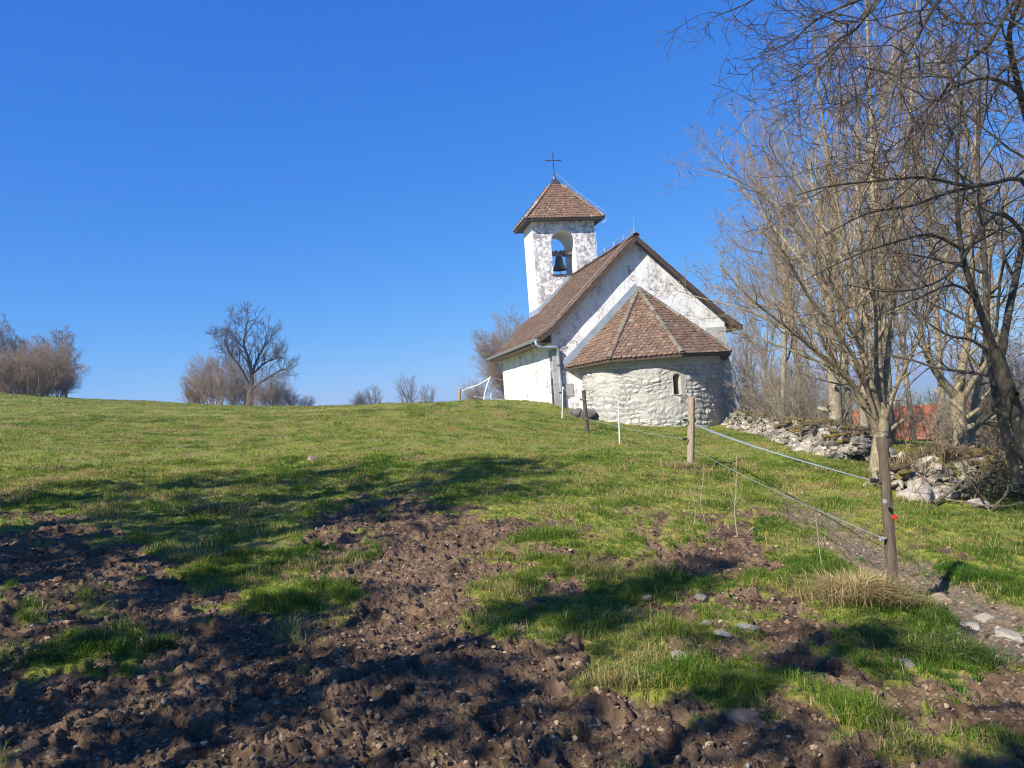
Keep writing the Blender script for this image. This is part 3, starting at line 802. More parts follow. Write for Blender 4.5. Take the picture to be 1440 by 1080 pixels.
# ================================================================== BARE TREES
def _perp(d, az):
    dx, dy, dz = d
    if abs(dz) < 0.9: ax, ay, az_ = dy, -dx, 0.0
    else: ax, ay, az_ = 0.0, dz, -dy
    l = math.sqrt(ax*ax + ay*ay + az_*az_) + 1e-9; ax /= l; ay /= l; az_ /= l
    bx, by, bz = dy*az_ - dz*ay, dz*ax - dx*az_, dx*ay - dy*ax
    c, s = math.cos(az), math.sin(az)
    return ax*c + bx*s, ay*c + by*s, az_*c + bz*s
class Tree:
    """collects tapered limbs; grow() adds children on every limb down to the twigs"""
    def __init__(s, seed, p): s.r = random.Random(seed); s.lines = []; s.p = p
    def walk(s, p0, d, length, r0, r1, n, wig, trop, lvl):
        r = s.r; pts = [p0]; x, y, z = p0; dx, dy, dz = d; st = length / n
        for k in range(n):
            dx += r.gauss(0, wig); dy += r.gauss(0, wig); dz += r.gauss(0, wig) + trop
            l = math.sqrt(dx*dx + dy*dy + dz*dz) + 1e-9; dx /= l; dy /= l; dz /= l
            x += dx*st; y += dy*st; z += dz*st; pts.append((x, y, z))
        rad = [r0 + (r1 - r0) * (k / n) ** 0.9 for k in range(n + 1)]
        s.lines.append((lvl, pts, rad)); return pts, rad
    def children(s, pts, rad, length, lvl):
        p = s.p
        if lvl >= p['levels']: return
        r = s.r; n = len(pts) - 1
        num = p['num'][lvl] * (0.8 + 0.4 * r.random())
        if lvl >= 1: num *= max(0.35, min(1.6, length / p['ref'][lvl]))
        num = int(num + r.random()); az = r.random() * 6.28
        for k in range(num):
            f = p['start'][lvl] + (1 - p['start'][lvl]) * (k + r.random()) / max(1, num)
            f = min(f, 0.995); i = min(int(f * n), n - 1); t = f * n - i
            a, b = pts[i], pts[i + 1]
            q = tuple(a[m] + (b[m] - a[m]) * t for m in range(3))
            dx, dy, dz = b[0]-a[0], b[1]-a[1], b[2]-a[2]; l = math.sqrt(dx*dx+dy*dy+dz*dz) + 1e-9; d = (dx/l, dy/l, dz/l)
            az += 2.4 + r.gauss(0, 0.4); px, py, pz = _perp(d, az)
            an = p['ang'][lvl] * (0.75 + 0.5 * r.random()); c, sn = math.cos(an), math.sin(an)
            nd_ = (d[0]*c + px*sn, d[1]*c + py*sn, d[2]*c + pz*sn)
            shape = (1 - f) ** 0.5 * 0.75 + 0.30 if p.get('cone', 1) else (0.55 + 0.6 * math.sin(f * 3.0))
            ln = length * p['len'][lvl] * shape * (0.7 + 0.6 * r.random())
            if lvl + 1 >= 3: ln = max(ln, p['minlen'])
            rr = rad[i] + (rad[i+1] - rad[i]) * t
            cr = max(p['rmin'], min(rr * p['rad'][lvl], rr * 0.85, ln * 0.022 + p['rmin']))
            cp, crd = s.walk(q, nd_, ln, cr, max(p['rmin'] * 0.8, cr * 0.30), p['seg'][lvl + 1], p['wig'][lvl + 1], p['trop'][lvl + 1], lvl + 1)
            s.children(cp, crd, ln, lvl + 1)
    def grow_from(s, pts, rad, lvl=0):
        pts = [tuple(p) for p in pts]; s.lines.append((lvl, pts, list(rad)))
        ln = sum(math.dist(pts[k], pts[k+1]) for k in range(len(pts) - 1)); s.children(pts, rad, ln, lvl)
    def stem(s, p0, d, length, r0, r1=None, lvl=0):
        pts, rad = s.walk(p0, d, length, r0, r1 or r0 * 0.15, s.p['seg'][lvl], s.p['wig'][lvl], s.p['trop'][lvl], lvl)
        s.children(pts, rad, length, lvl)

def tubes(lines, sidesf):
    """many polylines -> one vertex / face soup, grouped by point count and side count"""
    groups = {}
    for lvl, pts, rad in lines: groups.setdefault((len(pts), sidesf(lvl)), []).append((pts, rad, lvl))
    Vs, Fs, Ls, off = [], [], [], 0
    for (n, sd), items in groups.items():
        P = np.array([it[0] for it in items], float); Rr = np.array([it[1] for it in items], float); m = len(items)
        T = np.gradient(P, axis=1); T /= np.linalg.norm(T, axis=2, keepdims=True) + 1e-9
        ref = np.where(np.abs(T[:, :1, 2:3]) < 0.9, np.array([0, 0, 1.0]), np.array([1.0, 0, 0]))
        A = np.cross(T, np.broadcast_to(ref, T.shape)); A /= np.linalg.norm(A, axis=2, keepdims=True) + 1e-9
        B = np.cross(T, A); ang = np.arange(sd) * 2 * math.pi / sd
        Vt = P[:, :, None] + (A[:, :, None] * np.cos(ang)[:, None] + B[:, :, None] * np.sin(ang)[:, None]) * Rr[:, :, None, None]
        base = off + np.arange(m)[:, None, None] * n * sd; i = np.arange(n - 1)[None, :, None] * sd; j = np.arange(sd)[None, None]; j2 = (j + 1) % sd
        Fs.append(np.stack([base + i + j, base + i + j2, base + i + sd + j2, base + i + sd + j], -1).reshape(-1, 4))
        Vs.append(Vt.reshape(-1, 3)); Ls.append(np.repeat([it[2] for it in items], n * sd)); off += m * n * sd
    return np.concatenate(Vs), Fs, np.concatenate(Ls)

def bark(name, dark, light, lichen, lich_amt, twig=False):
    m, nt, b = material(name)
    v = objvec(nt); vz = objvec(nt, 1, 1, 0.25)
    n = noise_n(nt, 16, 7, 0.7, vz); n2 = noise_n(nt, 11, 8, 0.75, v)
    c = ramp(nt, n, [(0.3, dark), (0.7, light)])
    c = mix(nt, ramp(nt, n2, [(0.60 - 0.2 * lich_amt, (0, 0, 0)), (0.68 - 0.2 * lich_amt, (1, 1, 1))]), c, lichen)
    c = mix(nt, 1.0, c, attr(nt, "Col"), 'MULTIPLY')
    lk(nt, c, b.inputs["Base Color"]); b.inputs["Roughness"].default_value = 0.85; b.inputs["Specular IOR Level"].default_value = 0.2
    bump(nt, b, n, 0.6, 0.02)
    return m
B_GREY = bark("grey_bark", (0.13, 0.105, 0.072), (0.33, 0.265, 0.18), (0.38, 0.34, 0.24), 0.4)
B_GOLD = bark("lichened_bark", (0.12, 0.092, 0.058), (0.34, 0.265, 0.165), (0.36, 0.315, 0.185), 0.40)
B_DARK = bark("dark_bark", (0.030, 0.025, 0.020), (0.085, 0.070, 0.050), (0.13, 0.125, 0.085), 0.25)
B_FAR = bark("distant_bark", (0.12, 0.10, 0.085), (0.21, 0.18, 0.155), (0.22, 0.20, 0.17), 0.2)
B_LONE = bark("lone_tree_bark", (0.06, 0.05, 0.042), (0.12, 0.10, 0.085), (0.14, 0.13, 0.11), 0.2)
B_RED = bark("reddish_twig_bark", (0.20, 0.142, 0.100), (0.35, 0.255, 0.175), (0.31, 0.26, 0.185), 0.2)

def snags(T, n):
    big = [x for x in T.lines if x[0] == 0 and max(x[2]) > .05]
    for _ in range(n):
        l = T.r.choice(big); i = T.r.randrange(1, max(2, int(len(l[1]) * .6))); i = min(i, len(l[1]) - 2); a = T.r.random() * 6.28; d = (math.cos(a), math.sin(a), T.r.uniform(-.1, .8))
        ln = T.r.uniform(.08, .35); rr = l[2][i] * T.r.uniform(.25, .45)
        T.lines.append((1, [tuple(l[1][i][m] + unit(d)[m] * f for m in range(3)) for f in (0, l[2][i] + ln * .5, l[2][i] + ln)], [rr * 1.4, rr, rr * .75]))

def finish_tree(T, name, mat, loc, rz, label, cat, group, sides=(10, 7, 5, 4, 3, 3), twigtint=(1, 1, 1), trunk_lvls=1, tmat=None):
    snags(T, 9)
    root = empty(name, loc, rz, label, cat, group)
    sf = lambda l: sides[min(l, len(sides) - 1)]
    tl = [x for x in T.lines if x[0] < trunk_lvls]; cl = [x for x in T.lines if x[0] >= trunk_lvls]
    Vt, Ft, Lt = tubes(tl, sf); mesh_np("trunk", Vt, Ft, tmat or mat, root, np.ones((len(Vt), 3)), True)
    Vc, Fc, Lc = tubes(cl, sf)
    k = np.clip((Lc - 1.5) / 2.0, 0, 1)[:, None]
    mesh_np("crown", Vc, Fc, mat, root, 1 + (np.array(twigtint) - 1) * k, True)
    return root

P_TALL = dict(levels=4, num=(20, 10, 8, 6), ref=(1, 3.0, 1.0, .5), start=(0.28, 0.15, 0.15, 0.1), ang=(0.62, 0.65, 0.7, 0.7), len=(0.33, 0.42, 0.45, 0.45),
              rad=(0.5, 0.55, 0.6, 0.7), rmin=0.0050, minlen=0.16, seg=(14, 8, 5, 3, 2), wig=(0.05, 0.10, 0.14, 0.16, 0.2), trop=(0.02, 0.09, 0.07, 0.04, 0.03))
P_SHRUB = dict(levels=3, num=(10, 9, 7), ref=(1, 1.0, .5), start=(0.2, 0.12, 0.1), ang=(0.55, 0.6, 0.7), len=(0.5, 0.45, 0.5),
               rad=(0.55, 0.6, 0.7), rmin=0.009, minlen=0.14, seg=(8, 5, 4, 2), wig=(0.10, 0.14, 0.16, 0.2), trop=(0.01, 0.03, 0.03, 0.02))
def P_(base, **kw): d = dict(base); d.update(kw); return d

# --- multi-stemmed tree at the end of the dry-stone wall
def px_line(pts, r0, r1, o=(0, 0, 0), sub=3):
    P = np.array([tuple(at(*p)) for p in pts]) - np.array(o)
    out = []
    for k in range(len(P) - 1):
        p0, p1, p2, p3 = P[max(k-1, 0)], P[k], P[k+1], P[min(k+2, len(P)-1)]
        for t in np.linspace(0, 1, sub, endpoint=False):
            out.append(0.5 * ((2*p1) + (-p0+p2)*t + (2*p0-5*p1+4*p2-p3)*t*t + (-p0+3*p1-3*p2+p3)*t**3))
    out.append(P[-1]); n = len(out)
    return [tuple(p) for p in out], [r0 + (r1 - r0) * (k / (n - 1)) ** 0.85 for k in range(n)]
base = at(1232, 668, 11.9); base.z = gz(base.x, base.y) - 0.08
T = Tree(21, P_(P_TALL, levels=4, num=(17, 10, 7, 5), start=(0.2, 0.1, 0.12, 0.1), len=(0.27, 0.42, 0.44, 0.45), rmin=0.0030, minlen=0.11,
                wig=(0.05, 0.14, 0.20, 0.26, 0.3), trop=(0.0, 0.07, 0.07, 0.05, 0.02), ang=(0.6, 0.65, 0.7, 0.7)))
o = tuple(base)
T.lines.append((0,) + px_line([(1232,672,11.9),(1236,640,11.9),(1240,600,11.92),(1238,565,11.9)], 0.135, 0.10, o))
for pts, r0, r1 in (
    ([(1240,600,11.92),(1236,520,12.0),(1234,450,12.1),(1228,350,12.2),(1226,220,12.3),(1222,90,12.4),(1215,-40,12.5)], 0.095, 0.018),
    ([(1238,585,11.9),(1222,530,11.7),(1208,470,11.6),(1196,380,11.5),(1178,290,11.4),(1160,200,11.3),(1128,110,11.2)], 0.075, 0.012),
    ([(1236,612,11.9),(1210,560,11.8),(1190,530,11.6),(1150,495,11.4),(1100,455,11.2),(1050,415,11.0),(1012,372,10.9)], 0.070, 0.010),
    ([(1238,575,11.9),(1215,500,12.2),(1180,430,12.4),(1130,370,12.6),(1080,310,12.8),(1035,255,13.0),(1005,215,13.1)], 0.062, 0.010),
    ([(1240,590,11.9),(1246,520,12.2),(1256,440,12.5),(1262,340,12.7),(1275,210,12.9),(1285,90,13.1),(1290,-20,13.2)], 0.075, 0.014),
    ([(1238,560,11.95),(1225,480,12.6),(1200,400,13.0),(1165,330,13.3),(1120,250,13.6),(1098,170,13.8)], 0.060, 0.010),
    ([(1241,600,11.9),(1262,540,11.6),(1290,480,11.3),(1310,420,11.1),(1335,350,11.0)], 0.055, 0.010),
    ([(1238,590,11.9),(1205,520,12.3),(1160,470,12.9),(1110,440,13.4),(1055,425,13.8),(1000,400,14.2)], 0.055, 0.009),
    ([(1236,600,11.9),(1200,500,11.5),(1140,420,11.0),(1100,350,10.7),(1072,290,10.5)], 0.050, 0.009),
    ([(1237,595,11.9),(1205,545,12.0),(1165,515,12.1),(1110,492,12.2),(1065,475,12.3),(1030,468,12.3)], 0.040, 0.007),
    ([(1236,570,11.9),(1210,490,11.7),(1170,400,11.4),(1110,310,11.1),(1050,260,10.9),(1000,238,10.8)], 0.050, 0.007),
    ([(1236,600,11.9),(1190,545,12.4),(1130,480,12.8),(1060,440,13.1),(990,420,13.4),(950,408,13.6)], 0.045, 0.006)):
    l, r = px_line(pts, r0 * .78, r1 * .8, o); T.grow_from(l, r, 0)
finish_tree(T, "bare_tree", B_GOLD, base, 0, "many stemmed bare tree with fanned lichened limbs at the end of the rubble wall", "tree", "bare trees on the right", twigtint=(1.0, 0.86, 0.80))

# --- big dark tree at the right edge, drooping limbs across the top
base = at(1462, 700, 8.6); base.z = gz(base.x, base.y) - 0.1; o = tuple(base)
T = Tree(5, P_(P_TALL, levels=4, num=(8, 12, 7, 5), start=(0.25, 0.10, 0.12, 0.1), len=(0.30, 0.22, 0.42, 0.5), rmin=0.0028, minlen=0.06, cone=0,
               ang=(0.75, 0.8, 0.8, 0.8), wig=(0.07, 0.16, 0.24, 0.3, 0.3), trop=(0, -0.02, 0.0, 0.0, 0.02)))
T.lines.append((0,) + px_line([(1462,705,8.6),(1440,620,8.6),(1415,540,8.6),(1398,490,8.6)], 0.092, 0.075, o))
for pts, r0, r1, lv in (
    ([(1398,490,8.6),(1372,420,8.5),(1352,350,8.4),(1345,260,8.3),(1350,160,8.2),(1365,40,8.0)], 0.052, 0.012, 0),
    ([(1405,515,8.6),(1420,430,8.7),(1440,330,8.8),(1450,200,8.8),(1452,60,8.8),(1440,-90,8.7)], 0.058, 0.020, 0),
    ([(1450,290,8.8),(1435,252,8.2),(1370,262,7.8),(1300,250,7.5),(1240,254,7.3),(1165,262,7.2),(1120,275,7.1)], 0.036, 0.005, 1),
    ([(1372,262,7.8),(1330,272,7.6),(1280,290,7.4),(1220,300,7.2),(1160,330,7.1)], 0.025, 0.005, 1),
    ([(1450,190,8.8),(1425,90,8.2),(1420,40,7.8),(1440,-10,7.4)], 0.05, 0.02, 1),
    ([(1440,-60,8.6),(1380,-60,7.6),(1300,-40,7.0),(1240,-10,6.8),(1205,40,6.7),(1172,62,6.6),(1168,110,6.6)], 0.042, 0.005, 1),
    ([(1380,-60,7.6),(1300,-50,7.8),(1200,-60,7.8),(1110,-30,7.6),(1050,5,7.5),(1000,25,7.4)], 0.035, 0.004, 1),
    ([(1440,-40,8.7),(1400,-50,7.4),(1330,-10,6.6),(1290,50,6.4),(1262,110,6.3),(1250,160,6.3)], 0.036, 0.005, 1),
    ([(1440,-20,8.7),(1420,10,7.4),(1390,60,7.0),(1340,110,6.8),(1300,180,6.8),(1285,240,6.8)], 0.036, 0.005, 1),
    ([(1450,150,8.8),(1420,120,8.0),(1380,110,7.6),(1330,130,7.4),(1290,170,7.2),(1262,230,7.1)], 0.036, 0.005, 1),
    ([(1440,330,8.8),(1410,300,8.0),(1380,320,7.6),(1350,370,7.4),(1310,400,7.2),(1250,410,7.0),(1190,400,6.9)], 0.032, 0.005, 1),
    ([(1352,350,8.4),(1310,330,8.2),(1260,340,8.0),(1200,360,7.9),(1130,395,7.8)], 0.028, 0.005, 1),
    ([(1372,420,8.5),(1340,400,8.4),(1290,420,8.2),(1240,440,8.1)], 0.024, 0.005, 1),
    ([(1405,510,8.6),(1370,480,8.9),(1330,470,9.2),(1290,440,9.5),(1262,400,9.7)], 0.028, 0.006, 1),
    ([(1450,240,8.8),(1480,150,8.6),(1540,60,8.4),(1600,0,8.2)], 0.05, 0.01, 1),
    ([(1300,-45,7.0),(1260,-20,6.7),(1160,20,6.5),(1110,60,6.4),(1065,75,6.3)], 0.022, 0.004, 1)):
    l, r = px_line(pts, r0 * .82, r1 * .9, o); T.grow_from(l, r, lv)
finish_tree(T, "bare_tree", B_DARK, base, 0, "big dark barked tree at the right edge with drooping limbs across the top", "tree", "bare trees on the right", twigtint=(1.35, 1.15, 1.05))
# its second leaning stem is a neighbour tree
base = at(1432, 672, 9.3); base.z = gz(base.x, base.y) - 0.1; o = tuple(base)
T = Tree(15, P_(P_TALL, levels=4, num=(12, 8, 6, 5), rmin=0.0034, minlen=0.12, wig=(0.06, 0.13, 0.17, 0.2, 0.2), trop=(0, 0.0, 0.0, 0.0, 0.02)))
l, r = px_line([(1432,680,9.3),(1412,600,9.4),(1396,530,9.5),(1388,450,9.7),(1384,350,10),(1375,240,10.3),(1378,110,10.6),(1370,0,10.8)], 0.065, 0.012, o); T.grow_from(l, r, 0)
finish_tree(T, "bare_tree", B_DARK, base, 0, "slim dark leaning tree just left of the big dark tree at the right edge", "tree", "bare trees on the right", twigtint=(1.5, 1.2, 1.1))

# --- forked thorn tree and its thin neighbour beside the mossy rubble
base = at(1351, 662, 12.8); base.z = gz(base.x, base.y) - 0.1; o = tuple(base)
T = Tree(31, P_(P_TALL, levels=4, num=(11, 9, 7, 5), rmin=0.0036, minlen=0.12, cone=0, ang=(0.8, 0.8, 0.8, 0.8), wig=(0.07, 0.15, 0.2, 0.2, 0.2), trop=(0, 0.02, 0.02, 0.02, 0.02)))
T.lines.append((0,) + px_line([(1351,668,12.8),(1350,620,12.8),(1348,585,12.8),(1346,555,12.8)], 0.125, 0.11, o))
for pts, r0 in (([(1346,560,12.8),(1325,535,12.7),(1306,505,12.6),(1296,470,12.5),(1288,430,12.4),(1270,380,12.3)], 0.08),
                ([(1347,560,12.8),(1352,520,12.9),(1362,470,13),(1368,400,13.2),(1362,300,13.3),(1372,200,13.5),(1368,90,13.6)], 0.09),
                ([(1347,575,12.8),(1366,540,12.6),(1390,505,12.4),(1410,460,12.2),(1432,420,12.1)], 0.06)):
    l, r = px_line(pts, r0, 0.012, o); T.grow_from(l, r, 0)
finish_tree(T, "bare_tree", B_GOLD, base, 0, "low forked thorny tree with tangled twigs in front of the red roof", "tree", "bare trees on the right", twigtint=(0.95, 0.8, 0.7))
base = at(1369, 655, 13.4); base.z = gz(base.x, base.y) - 0.1; o = tuple(base)
T = Tree(33, P_(P_TALL, levels=4, num=(16, 7, 6, 5), start=(0.12, .1, .1, .1), rmin=0.0036, cone=0, ang=(0.9, 0.8, 0.8, 0.8), len=(0.22, 0.42, 0.45, 0.45)))
l, r = px_line([(1369,660,13.4),(1366,610,13.4),(1372,560,13.4),(1384,500,13.4),(1388,420,13.4),(1398,300,13.4)], 0.085, 0.014, o); T.grow_from(l, r, 0)
finish_tree(T, "bare_tree", B_GREY, base, 0, "thin upright tree close behind the forked thorny tree by the red roof", "tree", "bare trees on the right")
# --- thick old trunk behind the wall and a pale one next to it
for (px, py, Y, r0, lean, hgt, lab, seed, mt) in (
    (1176, 600, 18.5, 0.185, -0.01, 7.0, "thick old grey trunk rising behind the rubble wall", 41, B_GREY),
    (1216, 606, 18.0, 0.115, 0.02, 9.0, "pale lichened tree behind the wall next to the thick old trunk", 42, B_GREY)):
    b_ = at(px, py, Y); b_.z = gz(b_.x, b_.y) - 0.15
    T = Tree(seed, P_(P_TALL, rmin=0.0048, num=(18, 8, 6, 4), start=(0.16, .12, .12, .1), ang=(0.55, 0.6, 0.7, 0.7)))
    T.stem((0, 0, 0), (lean, 0, 1), hgt, r0)
    finish_tree(T, "bare_tree", mt, b_, 0, lab, "tree", "bare trees on the right", twigtint=(1, 0.88, 0.82))

# --- tall slender trees behind, three grown shapes repeated with turns
protos = []
for seed, hgt, r0 in ((51, 12.5, 0.115), (52, 13.5, 0.13), (53, 11.0, 0.105)):
    T = Tree(seed, P_(P_TALL, rmin=0.0052, num=(17, 8, 6, 4), start=(0.22, .12, .12, .1), ang=(0.5, 0.55, 0.65, 0.7), trop=(0.01, 0.10, 0.08, 0.04, 0.03)))
    T.stem((0, 0, 0), (0.02, 0, 1), hgt, r0)
    protos.append(T)
tall = [  # px base, depth, proto, scale, label
    (1102, 600, 24, 0, 0.80, "slender grey tree nearest the right end of the chapel"),
    (1131, 598, 27, 1, 0.85, "slender grey tree second from the chapel behind the wall"),
    (1196, 600, 25, 1, 0.98, "tall grey tree between the old trunk and the many stemmed tree"),
    (1250, 606, 22, 0, 1.00, "tall grey tree directly behind the many stemmed tree"),
    (1328, 615, 27, 1, 1.05, "tall grey tree in front of the middle of the red roof"),
    (1405, 622, 22, 0, 1.10, "tall grey tree behind the slim dark leaning tree"),
    (1075, 590, 34, 2, 0.70, "small grey tree just right of the chapel corner"),
    (1052, 585, 40, 1, 0.66, "far twiggy tree behind the right eave of the chapel"),
    (1000, 560, 46, 0, 0.86, "far twiggy tree half hidden by the right roof slope"),
    (1120, 585, 44, 0, 0.80, "far tree with crown between the two slender grey trees"),
    (1285, 612, 33, 1, 0.95, "far tall tree beyond the left end of the red roof")]
firsts = {}
for n, (px, py, Y, k, sc, lab) in enumerate(tall):
    b_ = at(px, py, Y); z = gz(b_.x, b_.y) - 0.2
    if k not in firsts:
        r_ = finish_tree(protos[k], "bare_tree", B_GREY, (b_.x, b_.y, z), 0.0, lab, "tree", "bare trees on the right", twigtint=(1, 0.86, 0.80)); firsts[k] = r_
    else:
        r_ = copy_tree(firsts[k]); r_.location = (b_.x, b_.y, z); r_["label"] = lab
    r_.rotation_euler = (0, 0, n * 1.37); r_.scale = (sc,) * 3

# --- lone tree on the skyline, thicket at its foot
base = at(351, 574, 45); base.z = gz(base.x, base.y) - 0.1; o = tuple(base)
T = Tree(61, P_(P_TALL, levels=4, num=(15, 10, 7, 5), rmin=0.0075, minlen=0.16, start=(0.15, .12, .12, .1), cone=0, ang=(0.65, 0.65, 0.7, 0.75), len=(0.33, 0.42, 0.45, 0.45),
                wig=(0.08, 0.13, 0.17, 0.2, 0.2), trop=(0, 0.10, 0.06, 0.04, 0.02)))
T.lines.append((0,) + px_line([(351,576,45),(352,565,45),(352,552,45)], 0.24, 0.17, o))
for pts, r0 in (([(352,556,45),(354,530,45),(350,505,45),(343,485,45),(345,466,45),(348,452,45)], 0.14),
                ([(352,545,45),(340,520,44.6),(325,500,44.3),(319,488,44),(316,478,44)], 0.09),
                ([(353,530,45),(362,505,45.5),(372,485,45.8),(376,466,46)], 0.10),
                ([(353,548,45),(370,535,44.6),(390,524,44.3),(398,519,44),(405,521,44)], 0.08),
                ([(352,530,45),(370,512,46.4),(388,503,47),(390,500,47.4)], 0.07),
                ([(351,550,45),(338,538,46),(325,525,47),(313,512,47.5)], 0.06)):
    l, r = px_line(pts, r0, 0.02, o); T.grow_from(l, r, 0)
finish_tree(T, "bare_tree", B_LONE, base, 0, "lone dark bare tree with spreading crown on the meadow skyline", "tree", None)

def shrub_mesh(seed, stems, height, spread, p, lean=(0, 0)):
    T = Tree(seed, p)
    for k in range(stems):
        a = T.r.random() * 6.28; rr = T.r.random() ** 0.5 * spread * 0.35; tl = T.r.random() * 0.55 * spread / height * 1.6
        T.stem((rr * math.cos(a), rr * math.sin(a) * 0.6, 0), unit((math.cos(a) * tl + lean[0], math.sin(a) * tl * 0.7 + lean[1], 1)), height * T.r.uniform(0.65, 1.0), 0.010 + height * 0.007, 0.008)
    return T
PS_FAR = P_(P_SHRUB, rmin=0.0055, minlen=0.14, num=(9, 6, 5), start=(.04, .08, .1), ang=(.6, .6, .7), wig=(.08, .14, .18, .2), trop=(.03, .05, .04, .03))
S1 = shrub_mesh(71, 17, 3.2, 2.9, PS_FAR); S2 = shrub_mesh(72, 15, 3.4, 2.3, PS_FAR); S3 = shrub_mesh(73, 30, 3.2, 3.6, P_(PS_FAR, rmin=0.0060, num=(10, 8, 6)))
sfirst = {}
def put_shrub(k, T, px, py, Y, sc, lab, mat, group, name="bare_shrub", rz=0.0, scz=None):
    b_ = at(px, py, Y); z = gz(b_.x, b_.y) - 0.1
    if (k, mat.name) not in sfirst:
        r_ = empty(name, (b_.x, b_.y, z), rz, lab, "shrub" if "shrub" in name else "bush", group)
        Vt, Ft, Lt = tubes([x for x in T.lines if x[0] == 0], lambda l: 5); mesh_np("stem", Vt, Ft, mat, r_, np.ones((len(Vt), 3)), True)
        Vt, Ft, Lt = tubes([x for x in T.lines if x[0] > 0], lambda l: 3); mesh_np("crown", Vt, Ft, mat, r_, np.ones((len(Vt), 3)), True)
        sfirst[(k, mat.name)] = r_
    else:
        r_ = copy_tree(sfirst[(k, mat.name)]); r_.location = (b_.x, b_.y, z); r_["label"] = lab; r_.rotation_euler = (0, 0, rz)
        if group: r_["group"] = group
    r_.scale = (sc, sc, scz or sc)
    return r_
gA = "shrubs around the lone tree"
put_shrub(1, S1, 318, 574, 46, 1.00, "brown leafless shrub leaning against the left of the lone tree", B_RED, gA, scz=1.05)
put_shrub(2, S2, 292, 574, 48, 0.85, "smaller brown shrub at the far left of the lone tree thicket", B_RED, gA)
put_shrub(2, S2, 366, 575, 44.6, 0.50, "thin twiggy growth right at the foot of the lone tree trunk", B_RED, gA, rz=2.7)
put_shrub(1, S1, 385, 574, 48, 0.72, "low brown shrub just right of the lone tree trunk", B_RED, gA, rz=2)
put_shrub(2, S2, 338, 574, 49, 0.80, "brown shrub hidden behind the trunk of the lone tree", B_RED, gA, rz=1)
put_shrub(1, S1, 430, 574, 49, 0.34, "tiny twiggy shrub on the skyline right of the lone tree", B_FAR, gA, rz=4)
put_shrub(2, S2, 405, 574, 47, 0.42, "small shrub at the right foot of the lone tree", B_RED, gA, rz=3)
put_shrub(2, S2, 272, 573, 47, 0.45, "low outermost shrub at the left foot of the thicket", B_RED, gA, rz=5)
put_shrub(1, S1, 190, 565, 60, 0.34, "tiny lone shrub on the skyline far left of the lone tree", B_FAR, None, rz=3)
gB = "shrubs on the skyline left of the chapel"
S5 = Tree(79, P_(P_TALL, levels=3, num=(16, 9, 6), rmin=0.0065, minlen=.15, start=(.10, .1, .1), ang=(.6, .6, .7), len=(.42, .45, .45), seg=(10, 6, 4, 2), trop=(.01, .09, .06, .03)))
for _q in range(5): S5.stem((S5.r.gauss(0, .35), S5.r.gauss(0, .3), 0), unit((S5.r.gauss(0, .16), S5.r.gauss(0, .1), 1)), S5.r.uniform(2.0, 2.7), .045, .008)
put_shrub(5, S5, 528, 571, 50, 0.66, "upright bare shrub, left one of the skyline pair", B_FAR, gB, rz=1)
put_shrub(1, S1, 505, 571, 50, 0.42, "small low shrub at the left of the skyline pair", B_FAR, gB, rz=2)
put_shrub(5, S5, 576, 570, 50, 0.86, "rounded bare shrub, larger one of the skyline pair", B_FAR, gB, rz=0.6)
put_shrub(5, S5, 600, 570, 52, 0.72, "bare shrub merging into the right side of the larger skyline shrub", B_FAR, gB, rz=4)
gC = "brushwood thicket behind the long wall"
for n_, (px, py, Y, k_, sc, lab) in enumerate((
    (1048, 590, 31, 5, 0.95, "bare thicket shrub nearest the chapel corner behind the wall"), (1082, 594, 27, 2, 0.85, "bare thicket shrub behind the highest part of the wall"),
    (1118, 600, 24.5, 5, 1.0, "twiggy thicket shrub between the slender grey trees"), (1146, 602, 23, 1, 0.75, "low thicket shrub just left of the thick old trunk"),
    (1205, 606, 22, 5, 1.1, "tall twiggy thicket shrub right of the thick old trunk"), (1262, 614, 21, 2, 0.42, "low thicket shrub before the left half of the red roof"),
    (1318, 618, 23, 5, 0.62, "thin thicket shrub before the middle of the red roof"), (1345, 620, 19, 1, 0.50, "low thicket shrub behind the forked thorny tree"),
    (1392, 626, 18, 5, 1.0, "twiggy thicket shrub behind the slim dark leaning tree"), (1428, 630, 17, 2, 0.85, "thicket shrub at the right edge behind the big dark tree"))):
    put_shrub(k_, {1: S1, 2: S2, 5: S5}[k_], px, py, Y, sc, lab, B_GREY, gC, rz=n_ * 1.1)
# bush behind the nave wall
S4 = shrub_mesh(74, 26, 6.6, 3.4, P_(PS_FAR, num=(12, 8, 6), rmin=0.0062), lean=(0.05, 0))
put_shrub(4, S4, 742, 575, 46, 0.86, "tall reddish bare bush behind the left corner of the nave", B_RED, None, "bare_bush")
put_shrub(2, S2, 668, 574, 45, 0.5, "low scrub at the left foot of the tall reddish bush", B_RED, None, rz=2)
